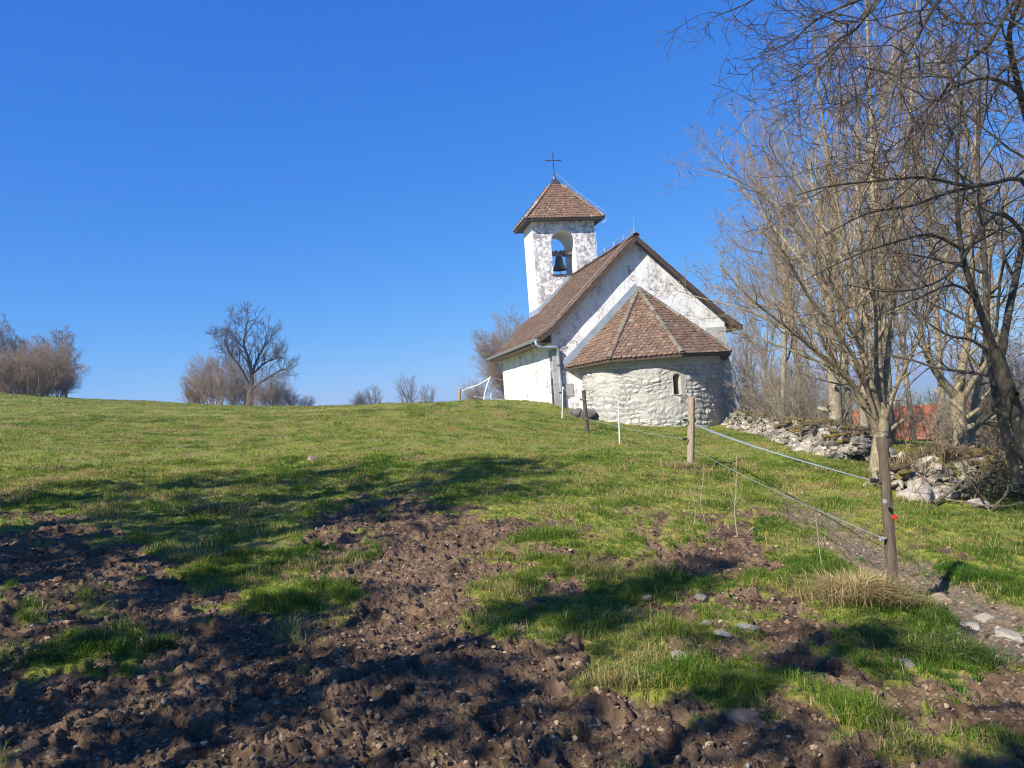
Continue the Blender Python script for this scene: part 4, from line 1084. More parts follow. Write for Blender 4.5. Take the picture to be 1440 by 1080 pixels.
# left edge: round brown bush and bare trees behind
put_shrub(3, S3, 30, 566, 40, 1.12, "rounded reddish brown bush at the left frame edge", B_RED, None, "bare_bush", scz=0.92)
put_shrub(3, S3, -62, 560, 42, 1.1, "reddish brown bush cut by the left frame edge", B_RED, None, "bare_bush", rz=2.2)
put_shrub(3, S3, 72, 570, 44, 0.70, "smaller brown bush at the right foot of the rounded bush", B_RED, None, "bare_bush", rz=4.2)
for n, (px, Y, h, lean, lab) in enumerate(((92, 52, 4.7, 0.10, "spreading bare tree beside the reddish bush at left"), (45, 56, 5.6, 0.0, "bare tree rising behind the reddish bush at left"),
                                           (5, 54, 5.7, -0.05, "bare tree at the left frame edge behind the bush"), (-45, 55, 5.6, 0.0, "bare tree just outside the left frame edge"))):
    b_ = at(px, 570, Y); z = gz(b_.x, b_.y) - 0.15
    if n % 2 == 0:
        T = Tree(80 + n, P_(P_TALL, num=(18, 10, 7, 4), rmin=0.012, minlen=0.25, start=(0.12, .12, .12, .1), ang=(0.85, 0.65, 0.7, 0.7), len=(0.50, 0.42, 0.45, 0.45)))
        T.stem((0, 0, 0), unit((lean, 0, 1)), h, 0.15)
        last = finish_tree(T, "bare_tree", B_FAR, (b_.x, b_.y, z), 0, lab, "tree", "bare trees at the left edge")
    else:
        c = copy_tree(last); c.location = (b_.x, b_.y, z); c["label"] = lab; c.rotation_euler = (0, 0, 2.1); c.scale = (1.08,) * 3

# ================================================================== ROCKS
def _ico(sub):
    import bmesh
    bm = bmesh.new(); bmesh.ops.create_icosphere(bm, subdivisions=sub, radius=1.0)
    V = np.array([v.co[:] for v in bm.verts]); F = np.array([[v.index for v in f.verts] for f in bm.faces]); bm.free(); return V, F
ICO1, ICO2, ICO3 = _ico(1), _ico(2), _ico(3)
def rock_verts(rs, ico, planes=9, lo=0.55, hi=0.85, nz=0.08):
    V = ico[0].copy()
    N = rs.normal(size=(planes, 3)); N /= np.linalg.norm(N, axis=1)[:, None]
    for n in N:
        d = rs.uniform(lo, hi); k = np.maximum(V @ n - d, 0); V = V - 0.9 * k[:, None] * n
    ph = rs.uniform(0, 50, 2)
    V = V * (1 + nz * fbm(V[:, 0] * 2.2 + ph[0] + V[:, 2], V[:, 1] * 2.2 + ph[1] - V[:, 2], 3, 121))[:, None]
    return V
def rotm(rs, tilt=0.4):
    from mathutils import Euler
    return np.array(Euler((rs.normal() * tilt, rs.normal() * tilt, rs.uniform(0, 6.28))).to_matrix())
M_ROCK = mat_vcol("limestone", 0.92, 9, 0.40, 0.7, 0.02, lichen=((0.17, 0.15, 0.09), 4.0, 0.58))
M_MOSSROCK = mat_vcol("mossy_limestone", 0.92, 9, 0.45, 0.7, 0.02, lichen=((0.14, 0.13, 0.035), 3.2, 0.52))
M_MOSS = mat_vcol("moss", 0.95, 24, 0.5, 0.8, 0.02)

M_GRASS = mat_vcol("grass_blades", 0.75, 3, 0.15, 0, 0.01, 0.40, 0.08)
gr = np.random.default_rng(55)
def blades(x, y, z, h, w, lean, col, az=None):
    n = len(x); az = gr.uniform(0, 6.283, n) if az is None else az
    fx, fy = np.cos(az), np.sin(az); face = az + math.pi / 2 + gr.normal(0, .5, n); sx, sy = np.cos(face) * w, np.sin(face) * w
    B = np.stack([x, y, z], -1); S = np.stack([sx, sy, 0 * sx], -1) * .5
    up1 = np.stack([fx * lean * h * .28, fy * lean * h * .28, h * .55], -1); up2 = np.stack([fx * lean * h, fy * lean * h, h * (1 - .35 * np.clip(lean, 0, 1.4))], -1)
    V = np.stack([B - S, B + S, B + up1 + S * .8, B + up1 - S * .8, B + up2], 1).reshape(-1, 3)
    k = np.arange(n)[:, None] * 5
    return V, [k + np.array([[0, 1, 2, 3]]), k + np.array([[3, 2, 4]])], np.repeat(col, 5, 0)
def rubble(name, path, heights, widths, size, n, seed, mat, label, cat, mossn=0):
    """a tumbled dry-stone wall along a ground path: stones, then moss cushions on top"""
    rs = np.random.default_rng(seed); P = np.array(path); c = P.mean(0)
    z0 = gz(c[0], c[1]); root = empty(name, (c[0], c[1], z0), 0, label, cat)
    seg = np.linalg.norm(np.diff(P, axis=0), axis=1); cum = np.r_[0, np.cumsum(seg)]
    mb = MB(); mm = MB()
    def place(t):
        k = min(np.searchsorted(cum, t, 'right') - 1, len(seg) - 1); f = (t - cum[k]) / seg[k]
        d = (P[k+1] - P[k]) / seg[k]; return P[k] + f * (P[k+1] - P[k]), np.array((-d[1], d[0])), np.interp(t, cum, heights), np.interp(t, cum, widths)
    for i in range(n):
        t = rs.uniform(0, cum[-1]); p, nn, h, w = place(t)
        q = rs.uniform(-1, 1); hh = h * (1 - abs(q) ** 2.2) * (0.75 + 0.35 * noise(np.array(t * 1.3), np.array(seed * 3.1)))
        s = size * rs.lognormal(0, 0.38); zf = rs.uniform(0, 1) ** 0.8
        x, y = p + nn * q * w
        V = rock_verts(rs, ICO1, 7, .42, .78, .16) * np.array((s * rs.uniform(1.0, 1.9), s * rs.uniform(.7, 1.1), s * rs.uniform(.5, .8)))
        V = V @ rotm(rs, 0.45).T + np.array((x - c[0], y - c[1], gz(x, y) - z0 + max(0.02, hh * zf)))
        k = rs.uniform(0.75, 1.12); mb.add(V, [ICO1[1]], tuple(np.array((0.39, 0.34, 0.265)) * k * rs.uniform(.35, 1.35)))
    mb.build("stones", mat, root)
    if mossn:
        for i in range(mossn):
            t = rs.uniform(0, cum[-1]); p, nn, h, w = place(t); q = rs.uniform(-.7, .7)
            if noise(np.array(t * 0.8 + 4), np.array(seed * 1.7)) < -0.05: continue
            hh = h * (1 - abs(q) ** 2.2) * 0.97; s = size * rs.uniform(.5, 1.2); x, y = p + nn * q * w
            V = ICO2[0] * np.array((s * rs.uniform(.8, 1.8), s, s * .5)); V = V * (1 + .5 * fbm(V[:, 0] * 12 + i, V[:, 1] * 12, 2, 131))[:, None]
            V = V + np.array((x - c[0], y - c[1], gz(x, y) - z0 + hh)); k = rs.uniform(.7, 1.2)
            mm.add(V, [ICO2[1]], np.array((0.165, 0.125, 0.035) if rs.random() < .6 else (0.12, 0.085, 0.045)) * k)
        mm.build("moss", M_MOSS, root, smooth=True)
        n = int(mossn * 4.5); wx, wy, wz = np.zeros(n), np.zeros(n), np.zeros(n)
        for i in range(n):
            t = rs.uniform(0, cum[-1]); p, nn, h, w = place(t); q = rs.normal(.1, .4)
            x, y = p + nn * q * w; wx[i], wy[i], wz[i] = x - c[0], y - c[1], h * (1 - min(1, abs(q)) ** 2.2) * .9
        wz = wz + ground_full(wx + c[0], wy + c[1])[0] - z0
        pal = np.array(((.42, .31, .17), (.30, .20, .11), (.16, .19, .05), (.20, .15, .09)))[rs.integers(0, 4, n)] * rs.uniform(.6, 1.2, (n, 1))
        Vb, Fb, Cb = blades(wx, wy, wz, rs.uniform(.06, .22, n), np.full(n, .010), np.abs(rs.normal(.9, .4, n)), pal)
        mesh_np("weeds", Vb, Fb, M_GRASS, root, Cb)
    return root
gp = lambda px, py, Y: (at(px, py, Y).x, at(px, py, Y).y)
rubble("dry_stone_wall", [gp(1036, 596, 27.3), gp(1075, 603, 24.5), gp(1115, 612, 21.5), gp(1155, 622, 18.2), gp(1190, 634, 15.8), gp(1222, 645, 14.0)],
       [0.60, 0.66, 0.60, 0.66, 0.68, 0.50], [0.5, .55, .65, .75, .75, .55], 0.078, 3000, 201, M_ROCK, "long tumbled dry stone wall running from the chapel corner to the trees", "stone wall", 420)
rubble("rubble_bank", [gp(1262, 690, 10.5), gp(1300, 680, 10.9), gp(1345, 672, 11.3), gp(1400, 668, 11.6), gp(1470, 665, 11.9)],
       [0.32, 0.48, 0.50, 0.42, 0.35], [0.45, .6, .7, .7, .6], 0.085, 800, 202, M_MOSSROCK, "mossy overgrown stone bank with pale boulders under the forked tree", "stone bank", 330)
M_STONEW = mat_vcol("field_stone", 0.9, 14, 0.45, 0.7, 0.015)
for px, py, Y, s, lab, k in (
    (1051, 890, 5.2, 0.085, "pale faceted stone lying in the mud left of the dry grass", 1.0),
    (1018, 902, 5.1, 0.062, "flat grey stone half sunk in mud beside the faceted pale stone", 0.8),
    (993, 888, 5.25, 0.045, "small pale stone at the left end of the row in the mud", 0.95),
    (957, 946, 4.55, 0.075, "rounded pale stone at the edge of the grass patch in front", 0.9),
    (985, 834, 6.0, 0.065, "grey stone on the shaded grass above the muddy slope", 0.75),
    (905, 829, 6.0, 0.05, "small brown stone on the muddy grass left of the grey one", 0.6),
    (1354, 862, 5.7, 0.10, "flat pale stone embedded in the path right of the near post", 1.0),
    (1384, 858, 5.8, 0.08, "angular stone in the path beside the shadow of the post", 0.85),
    (1322, 833, 6.2, 0.09, "long brownish stone in the path behind the near post", 0.7),
    (1420, 886, 5.4, 0.10, "broad pale stone at the right edge of the path", 1.0),
    (1275, 953, 4.5, 0.06, "small bluish grey stone below the grass of the near post", 0.7),
    (1062, 611, 23, 0.16, "white stone lying loose on the lawn before the long wall", 1.2),
    (1376, 704, 9.9, 0.13, "white boulder at the right end of the mossy bank", 1.15),
    (1285, 680, 10.2, 0.26, "big pale boulder at the left end of the mossy bank", 1.15),
    (1318, 680, 10.3, 0.19, "second pale boulder in the face of the mossy bank", 1.05),
    (443, 648, 14.2, 0.16, "flat bare stone surfacing in the meadow at left", 0.62),
    (1055, 1022, 3.85, 0.15, "large brown slab half buried in the front mud", 0.42)):
    rs = np.random.default_rng(int(px * 7 + py)); p = at(px, py, Y); z = gz(p.x, p.y)
    V = rock_verts(rs, ICO3, 10) * np.array((s * 1.25, s, s * (0.30 if "flat" in lab or "slab" in lab else 0.62))); V = V @ rotm(rs, 0.2).T + np.array((0, 0, s * (-0.02 if "flat" in lab or "slab" in lab else 0.16)))
    o_ = mesh_np("field_stone", V, [ICO3[1]], M_STONEW, None, np.tile(np.array((0.44, 0.33, 0.225) if ("brown" in lab or "bare" in lab) else (0.36, 0.315, 0.25)) * k, (len(V), 1)), loc=(p.x, p.y, z))
    tag(o_, lab, "stone")
# dark foundation rock at the nave corner
rs = np.random.default_rng(91); mb = MB()
p = at(808, 586, 27.2)
for k in range(5):
    V = rock_verts(rs, ICO3, 9) * np.array((.45, .35, .30)) * rs.uniform(.6, 1.0); mb.add(V @ rotm(rs, .4).T + np.array((rs.normal() * .28, rs.normal() * .15, rs.normal() * .15)), [ICO3[1]], (0.13, 0.12, 0.105))
tag(mb.build("bedrock_outcrop", M_ROCK, None, loc=(p.x, p.y + 0.15, gz(p.x, p.y) + 0.12)), "dark rock sticking out of the ground between nave corner and apse", "rock")

# ================================================================== FENCE
M_POST = mat_simple("weathered_post_wood", (0.045, 0.034, 0.024), (0.17, 0.128, 0.088), 9, 0.9, 0, 0.8, 0.02, 6, 6, 0.6, True, 8)
M_PALE = mat_simple("sunbleached_post_wood", (0.20, 0.155, 0.105), (0.40, 0.33, 0.24), 8, 0.9, 0, 0.6, 0.015, 6, 6, 0.6, True, 8)
M_WHITE = mat_simple("white_plastic", (0.70, 0.70, 0.68), (0.78, 0.78, 0.76), 8, 0.5, 0, 0)
M_TAPE = mat_simple("fence_tape", (0.19, 0.225, 0.25), (0.30, 0.335, 0.36), 60, 0.6, 0, 0.2, 0.003)
M_ROPE = mat_simple("fence_rope", (0.16, 0.16, 0.17), (0.36, 0.36, 0.36), 90, 0.7, 0, 0.2, 0.003)
M_BLACK = mat_simple("black_plastic", (0.015, 0.015, 0.02), (0.03, 0.03, 0.04), 8, 0.5, 0, 0)
M_RED = mat_simple("red_plastic", (0.45, 0.03, 0.02), (0.55, 0.05, 0.03), 8, 0.5, 0, 0)
def post(name, b_, t_, r0, r1, mat, label, seed, sides=14, rings=26, top_slant=0.02):
    b_, t_ = Vector(b_), Vector(t_); low = b_ - (t_ - b_) * 0.15
    P = np.array([tuple(low.lerp(t_, k / rings) - b_) for k in range(rings + 1)])
    V = []
    for k in range(rings + 1):
        f = k / rings; r = r0 + (r1 - r0) * f
        for j in range(sides):
            a = j * 2 * math.pi / sides
            rr = r * (1 + 0.10 * math.sin(a * 2 + seed) + 0.07 * float(noise(np.array(a * 1.9 + seed), np.array(f * 1.2))) + 0.03 * rnd.uniform(-1, 1)) * (1.18 if f > 0.93 and seed % 2 else 1.0)
            V.append(P[k] + np.array((math.cos(a) * rr, math.sin(a) * rr, (top_slant * math.cos(a + seed)) if k == rings else 0)))
    V.append(P[-1] + np.array((0, 0, 0.006))); n = len(V) - 1
    i = np.arange(rings)[:, None] * sides; j = np.arange(sides)[None]; j2 = (j + 1) % sides
    f = np.stack([i + j, i + j2, i + sides + j2, i + sides + j], -1).reshape(-1, 4)
    ft = np.stack([rings * sides + np.arange(sides), rings * sides + (np.arange(sides) + 1) % sides, np.full(sides, n)], -1)
    root = empty(name, b_, 0, label, "fence post", None)
    mesh_np("wooden_shaft", V, [f, ft], mat, root, np.ones((len(V), 3)), False); return root
b1 = at(1258, 853, 5.8); t1_ = at(1241, 617, 5.86)
near = post("fence_post", b1, t1_, 0.040, 0.034, M_POST, "thick weathered fence post standing nearest, with insulators and dry grass", 3)
def part_at(parent, bp, px, py, Y): return Vector(at(px, py, Y)) - Vector(bp)
def insul(parent, c, r, mat, name, ax=(1, 0, 0), ln=0.05):
    mb = MB(); c = np.array(tuple(c)); a = np.array(ax)
    mb.tube([c, c + a * ln], r * 0.55, 8); mb.tube([c + a * ln * .75, c + a * ln], r, 10); mb.tube([c + a * (ln * 1.35), c + a * (ln * 1.6)], r, 10); mb.tube([c + a * ln, c + a * ln * 1.5], r * .6, 8)
    return mb.build(name, mat, parent)
insul(near, part_at(near, b1, 1236, 675, 5.82), 0.018, M_BLACK, "insulator", (-1, -0.2, 0), 0.04)
insul(near, part_at(near, b1, 1243, 704, 5.74), 0.016, M_ROPE, "insulator", (-.25, -1, 0), 0.02)
insul(near, part_at(near, b1, 1246, 757, 5.80), 0.017, M_ROPE, "insulator", (-1, -.2, 0), 0.03)
mb = MB(); q = part_at(near, b1, 1257, 727, 5.76); mb.box((q.x - .008, q.y - .02, q.z - .014), (q.x + .012, q.y + .02, q.z + .014)); mb.box((q.x - .010, q.y - .023, q.z - .004), (q.x + .015, q.y + .022, q.z + .004))
mb.build("red_insulator", M_RED, near)
b2 = at(971, 662, 13.2); t2 = at(972.5, 558, 13.2)
p2 = post("fence_post", b2, t2, 0.066, 0.058, M_PALE, "sunlit grey fence post standing before the right half of the apse", 4)
insul(p2, part_at(p2, b2, 967, 590, 13.15), 0.022, M_BLACK, "insulator", (-1, -.3, 0), 0.05)
insul(p2, part_at(p2, b2, 967, 617, 13.15), 0.022, M_BLACK, "insulator", (-1, -.3, 0), 0.05)
b3 = at(826, 609, 22); t3 = at(820.5, 549, 22)
p3 = post("fence_post", b3, t3, 0.060, 0.050, M_POST, "leaning brown fence post before the left edge of the apse", 7)
insul(p3, part_at(p3, b3, 820, 562, 21.95), 0.02, M_BLACK, "insulator", (-1, -.3, 0), 0.05)
b4 = at(646, 568, 34); t4 = at(646.5, 547, 34)
post("fence_post", b4, t4, 0.07, 0.06, M_PALE, "far short fence post on the mound left of the nave", 8)
def stake(name, pts, r, label, head=True):
    b_ = Vector(at(*pts[0])); P = np.array([tuple(Vector(at(*p)) - b_) for p in pts]); P = np.vstack([P[0] - (P[1] - P[0]) * .2, P])
    root = empty(name, b_, 0, label, "fence stake", "white fence stakes"); mb = MB(); mb.tube(P, [r * 1.3, r * 1.3] + [r] * (len(P) - 2), 8); mb.build("plastic_shaft", M_WHITE, root)
    if head:
        mb = MB(); mb.tube([P[-1] + (-.02, -.02, -.05), P[-1] + (.03, -.03, -.03), P[-1] + (.0, 0, .03)], r * .8, 6); mb.build("clip", M_WHITE, root)
stake("fence_stake", [(871.5, 625, 18.5), (870.5, 598, 18.5), (869.5, 566, 18.5)], 0.014, "white plastic stake standing before the middle of the apse")
stake("fence_stake", [(790.5, 590, 25), (791, 570, 25), (791.5, 545, 25)], 0.016, "thin white stake standing before the nave corner downpipe")
stake("fence_stake", [(680.5, 566, 31), (681, 556, 31), (684.5, 543, 31), (689, 530.5, 31)], 0.022, "bowed white stake standing left of the nave wall")
stake("fence_stake", [(689.5, 566, 36), (690, 560, 36), (690.5, 553, 36)], 0.018, "short far white stake behind the bowed stake")
def rope(name, ctrl, r, mat, label, sag=0.0, flat=None, cat="fence rope"):
    P = [Vector(at(*c)) for c in ctrl]; pts = []
    for a, e in zip(P[:-1], P[1:]):
        for k in range(24):
            f = k / 24; q = a.lerp(e, f); q.z -= sag * 4 * f * (1 - f) * (e - a).length; pts.append(q)
    pts.append(P[-1]); c = pts[0].copy(); mb = MB()
    if flat:
        V = []
        for k, p in enumerate(pts):
            tw = 0.9 * math.sin(k * .09); h = flat * max(.22, 1 - k / len(pts) * .85)
            n_ = Vector((math.sin(tw) * .5, -.5, math.cos(tw))).normalized() * h / 2; w_ = Vector((0, .0012, 0))
            for s in (n_ + w_, -n_ + w_, -n_ - w_, n_ - w_): V.append(tuple(p + s - c))
        m = len(pts); i = np.arange(m - 1)[:, None] * 4; j = np.arange(4)[None]; j2 = (j + 1) % 4
        mb.add(V, [np.stack([i + j, i + j2, i + 4 + j2, i + 4 + j], -1).reshape(-1, 4)])
    else: mb.tube([tuple(p - c) for p in pts], r, 6)
    return tag(mb.build(name, mat, None, loc=c), label, cat)
rope("fence_tape", [(977, 597, 13.15), (1228, 676, 5.84)], .01, M_TAPE, "wide pale blue grey fence tape from the apse post to the near post", 0.005, 0.036, "fence tape")
rope("fence_rope", [(976, 632, 13.15), (1241, 757, 5.8)], 0.0038, M_ROPE, "lower thin rope from the apse post down to the near post", 0.005)
rope("fence_rope", [(963, 590.5, 13.12), (869.5, 566.5, 18.5), (820, 562, 21.9), (791.5, 546, 25), (689, 531, 31)], 0.006, M_ROPE, "upper thin rope crossing in front of the apse and nave wall", 0.003)
rope("fence_rope", [(963, 617.5, 13.12), (871, 599, 18.5), (823, 588, 21.9)], 0.005, M_ROPE, "lower thin rope between the apse post and the leaning brown post", 0.006)
rope("fence_rope", [(689, 531, 31), (656, 546, 33), (650, 549.5, 33.8)], 0.022, M_WHITE, "white rope sloping down left from the bowed stake", 0.03)
rope("fence_rope", [(709, 562.5, 37), (690, 560, 36), (667, 557.5, 35)], 0.020, M_WHITE, "low white rope behind the bowed stake", 0.01)

# ================================================================== HOUSE BEYOND
M_REDTILE = mat_vcol("red_clay_tile", 0.8, 6, 0.3, 0.3, 0.01)
M_HWALL = mat_simple("ochre_render", (0.42, 0.36, 0.28), (0.52, 0.46, 0.36), 5, 0.9)
hA = at(1240, 623, 41); house = empty("red_roofed_house", hA, R(9), "low house with bright orange red tiled roof below the trees", "house")
HL, HD = 17.0, 5.2; zt = at(1190, 581, 46).z - hA.z
mb = MB(); mb.box((.4, .6, -3.2), (HL - .4, HD * 2 - .6, -0.12)); mb.add([(.4, .6, -.12), (.4, HD, zt - .3), (.4, HD * 2 - .6, -.12)], [[0, 1, 2]]); mb.add([(HL - .4, .6, -.12), (HL - .4, HD * 2 - .6, -.12), (HL - .4, HD, zt - .3)], [[0, 1, 2]])
mb.build("wall", M_HWALL, house)
mb = MB()
sl = math.hypot(HD, zt); Vd = np.array((0, HD / sl, zt / sl)); Nn = np.array((0, -zt / sl, HD / sl))
mb.add([(0, 0, -.02), (HL, 0, -.02), (HL, HD, zt - .02), (0, HD, zt - .02), (0, 2 * HD, -.02), (HL, 2 * HD, -.02)], [[0, 1, 2, 3], [3, 2, 5, 4]], (0.40, 0.15, 0.075))
mb.add([(0, 0, -.14), (HL, 0, -.14), (HL, HD, zt - .14), (0, HD, zt - .14), (0, 2 * HD, -.14), (HL, 2 * HD, -.14)], [[3, 2, 1, 0], [4, 5, 2, 3]], (0.2, 0.12, 0.08))
_tc = tile_colors
tile_colors = lambda n, base=None: np.array((0.42, 0.150, 0.055)) * rng.uniform(.8, 1.15, (n, 1))
lay_tiles(mb, (0, -.05, 0), (1, 0, 0), Vd, Nn, HL, sl, tw=.26, ex=.33)
tile_colors = _tc
rf = mb.build("roof", M_REDTILE, house)
mb = MB(); cap_row(mb, (0, HD, zt + .03), (HL, HD, zt + .03), .14, .4, ((0.45, .15, .07), (.40, .14, .07))); mb.build("ridge_cap", M_REDTILE, rf)
mb = MB(); mb.box((5.2, HD + .8, zt - .9), (5.8, HD + 1.4, zt + .5)); mb.box((5.15, HD + .75, zt + .5), (5.85, HD + 1.45, zt + .58)); mb.build("chimney", M_HWALL, rf)

# ================================================================== EVERGREENS BEHIND THE VIEWPOINT (they shade the foreground)
M_NEEDLE = mat_vcol("evergreen_leaf", 0.7, 5, 0.4, 0, 0.01, 0.25)
def evergreen(x, y, h, rad, label, seed, n=5200, low=0.18):
    rs = np.random.default_rng(seed); z = gz(x, y) - 0.1
    root = empty("evergreen_tree", (x, y, z), rs.uniform(0, 6), label, "tree", "dark evergreens beside the viewpoint")
    mb = MB(); mb.tube([(0, 0, 0), (.05, 0, h * .5), (0, .05, h * .95)], [h * .022, h * .014, .02], 9); mb.build("trunk", B_DARK, root, True)
    nc = max(10, n // 34); f = rs.uniform(low, 1, nc); r = rad * np.sin(np.clip((1 - f) / (1 - low), 0, 1) ** .75 * 2.2).clip(0.08, 1) * rs.uniform(.2, 1.25, nc); a = rs.uniform(0, 6.283, nc)
    Cn = np.stack([r * np.cos(a), r * np.sin(a), f * h], -1); n = nc * 34
    P = np.repeat(Cn, 34, 0) + rs.normal(size=(n, 3)) * np.repeat(rs.uniform(.10, .26, nc), 34)[:, None]; s = rs.uniform(.05, .12, n)
    q = rs.normal(size=(n, 3)); q /= np.linalg.norm(q, axis=1)[:, None]; w = np.cross(q, rs.normal(size=(n, 3))); w /= np.linalg.norm(w, axis=1)[:, None] + 1e-6
    V = np.stack([P - q * s[:, None], P + w * s[:, None] * .5, P + q * s[:, None], P - w * s[:, None] * .5], 1).reshape(-1, 3)
    mesh_np("crown", V, [np.arange(n * 4).reshape(n, 4)], M_NEEDLE, root, np.repeat(np.array((.035, .055, .020)) * rs.uniform(.6, 1.3, (n, 1)), 4, 0))
    return root
_T = -SUN_TO; _E = Vector((_T.y, -_T.x, 0))
SHADE = [  # offset across the light, where the tip of the shadow falls along it, crown radius, height, crown base, leaves
    (-11.2, 7.2, 1.15, 9.0, .15, 2300, "dark evergreen furthest forward in the row left of the viewpoint"),
    (-9.6, 9.6, 1.7, 9.6, .50, 2200, "tall evergreen with a bare lower trunk left of the viewpoint"),
    (-8.8, 8.4, 1.15, 9.4, .52, 1500, "tall open evergreen between the bare trunked and the broad one"),
    (-7.7, 8.0, 1.25, 9.0, .30, 2300, "broad dark evergreen third in the row left of the viewpoint"),
    (-8.4, 3.0, 1.1, 6.4, .15, 2300, "short evergreen behind the broad one left of the viewpoint"),
    (-6.5, 2.9, 0.85, 6.2, .2, 1500, "small slim evergreen left of the viewpoint"),
    (-5.1, 3.3, 0.95, 6.2, .2, 2000, "slim evergreen nearest behind the left of the viewpoint"),
    (-3.95, 6.2, 0.85, 8.6, .2, 2100, "evergreen behind the viewpoint casting the long middle shadow"),
    (-3.0, 3.0, 0.60, 6.6, .25, 700, "thin sparse evergreen between the long shadow one and the slender one"),
    (-2.1, 5.2, 0.70, 8.0, .25, 1600, "slender evergreen straight behind the viewpoint"),
    (-0.9, 4.2, 0.6, 7.5, .25, 1000, "thin evergreen behind the right of the viewpoint")]
for n_, (p_, a_, r_, h_, lo_, nl_, lab_) in enumerate(SHADE):
    q_ = _E * p_ + _T * (a_ - (h_ + 0.2) / math.tan(SUN_EL))
    evergreen(q_.x, q_.y, h_, r_, lab_, 301 + n_, nl_, lo_)

# ================================================================== GROUND COVER
def church_mask(x, y):
    c, k = math.cos(CROT), math.sin(CROT); dx, dy = x - CH.x, y - CH.y
    s = c * dx + k * dy; t = -k * dx + c * dy
    return ((s > -0.05) & (s < W + .1) & (t > -0.05) & (t < L + .05)) | (np.hypot(s - AC[0], t) < AR + 0.08)
def scatter(n, r0, r1, power, half=R(39)):
    r = (r0 ** power + (r1 ** power - r0 ** power) * gr.random(n)) ** (1 / power); a = gr.uniform(-half, half, n)
    return r * np.sin(a), r * np.cos(a)
def grass_col(x, y, dryness):
    n = len(x); pn = fbm(x * .9, y * .9, 3, 151); pf = noise(x * .25, y * .25, 155)
    g1, g2, tan = np.array((.075, .165, .016)), np.array((.265, .335, .044)), np.array((.56, .42, .18))
    t = np.clip(.26 + .55 * pn + .3 * pf + gr.normal(0, .22, n) + .42 * sstep(8, 16, np.hypot(x, y)), 0, 1)[:, None]
    c = g1 + (g2 - g1) * t
    d = gr.random(n) < np.clip(dryness - .02 + .75 * np.maximum(fbm(x * 1.1 + 40, y * 1.1, 3, 158) - .05, -.15) + .15 * pf, 0.02, .85)
    return np.where(d[:, None], tan * gr.uniform(.6, 1.15, (n, 1)), c * gr.uniform(.7, 1.2, (n, 1)))
parts = []
def add_grass(n, r0, r1, power, hs, ws, clump, dry, jit):
    cx, cy = scatter(n // clump, r0, r1, power)
    x = np.repeat(cx, clump); y = np.repeat(cy, clump); m = len(x)
    u, v = project(cx, cy, base_z(cx, cy)); keep = (u > -60) & (u < 1500) & (v < 1130); keep = np.repeat(keep, clump); x, y = x[keep], y[keep]; m = len(x)
    a = gr.uniform(0, 6.283, m); rr = jit * np.sqrt(gr.random(m)); x = x + rr * np.cos(a); y = y + rr * np.sin(a)
    z, g, p = ground_full(x, y)
    keep = (gr.random(m) < g ** 1.3) & ~church_mask(x, y) ; x, y, z, g, a = x[keep], y[keep], z[keep], g[keep], a[keep]; m = len(x)
    tus = .35 + 1.0 * np.clip(.40 + fbm(x * 1.5, y * 1.5, 3, 161) + .7 * noise(x * 5, y * 5, 165), 0, 1.5)
    h = gr.uniform(*hs, m) * tus * (.55 + .45 * g); dist = np.hypot(x, y)
    w = np.maximum(ws, .00062 * dist) * gr.uniform(.7, 1.3, m)
    lean = np.abs(gr.normal(.75, .45, m)); az = a + gr.normal(0, .7, m)
    parts.append(blades(x, y, z - .004, h, w, lean, grass_col(x, y, dry), az))
add_grass(270000, 2.6, 8.0, 1.6, (.05, .105), .0042, 13, .15, .05)
add_grass(300000, 7.0, 15, 1.6, (.04, .085), .0050, 10, .20, .09)
add_grass(300000, 11.5, 27, 1.5, (.03, .068), .0075, 7, .25, .14)
add_grass(420000, 18, 52, 1.2, (.03, .065), .0110, 6, .27, .22)
off = 0; Vs = []; F4 = []; F3 = []; Cs = []
for V, F, Cc in parts: Vs.append(V); F4.append(F[0] + off); F3.append(F[1] + off); Cs.append(Cc); off += len(V)
tag(mesh_np("meadow_grass", np.concatenate(Vs), [np.concatenate(F4), np.concatenate(F3)], M_GRASS, None, np.concatenate(Cs)), "short green and straw coloured grass growing over the meadow", "grass", kind="stuff")

# clods and gravel in the churned soil
M_CLOD = mat_vcol("soil_clod", 0.9, 30, 0.45, 0.6, 0.01)
def lumps(name, n, r0, r1, smin, smax, cols, mat, label, cat, need_mud=True, zf=.2):
    x, y = scatter(n, r0, r1, 1.3, R(37)); z, g, p = ground_full(x, y); n = len(x)
    k = (gr.random(n) < ((1 - g) ** 2 if need_mud else np.ones(n))); x, y, z, p = x[k], y[k], z[k], p[k]; m = len(x)
    var = np.stack([rock_verts(np.random.default_rng(500 + i), ICO1, 6, .5, .85, .25) for i in range(24)])
    s = smin * (smax / smin) ** (gr.random(m) ** 2.2); a = gr.uniform(0, 6.283, m)
    Vb = var[gr.integers(0, 24, m)] * (s[:, None] * np.stack([gr.uniform(.8, 1.5, m), gr.uniform(.7, 1.1, m), gr.uniform(.45, .9, m)], -1))[:, None, :]
    c, sn = np.cos(a)[:, None], np.sin(a)[:, None]; X = Vb[..., 0] * c - Vb[..., 1] * sn; Y = Vb[..., 0] * sn + Vb[..., 1] * c
    V = np.stack([X + x[:, None], Y + y[:, None], Vb[..., 2] + (z + s * zf)[:, None]], -1).reshape(-1, 3); nv = len(ICO1[0])
    F = (ICO1[1][None] + np.arange(m)[:, None, None] * nv).reshape(-1, 3)
    cc = np.array(cols)[gr.integers(0, len(cols), m)] * gr.uniform(.65, 1.2, (m, 1))
    tag(mesh_np(name, V, [F], mat, None, np.repeat(cc, nv, 0)), label, cat, kind="stuff")
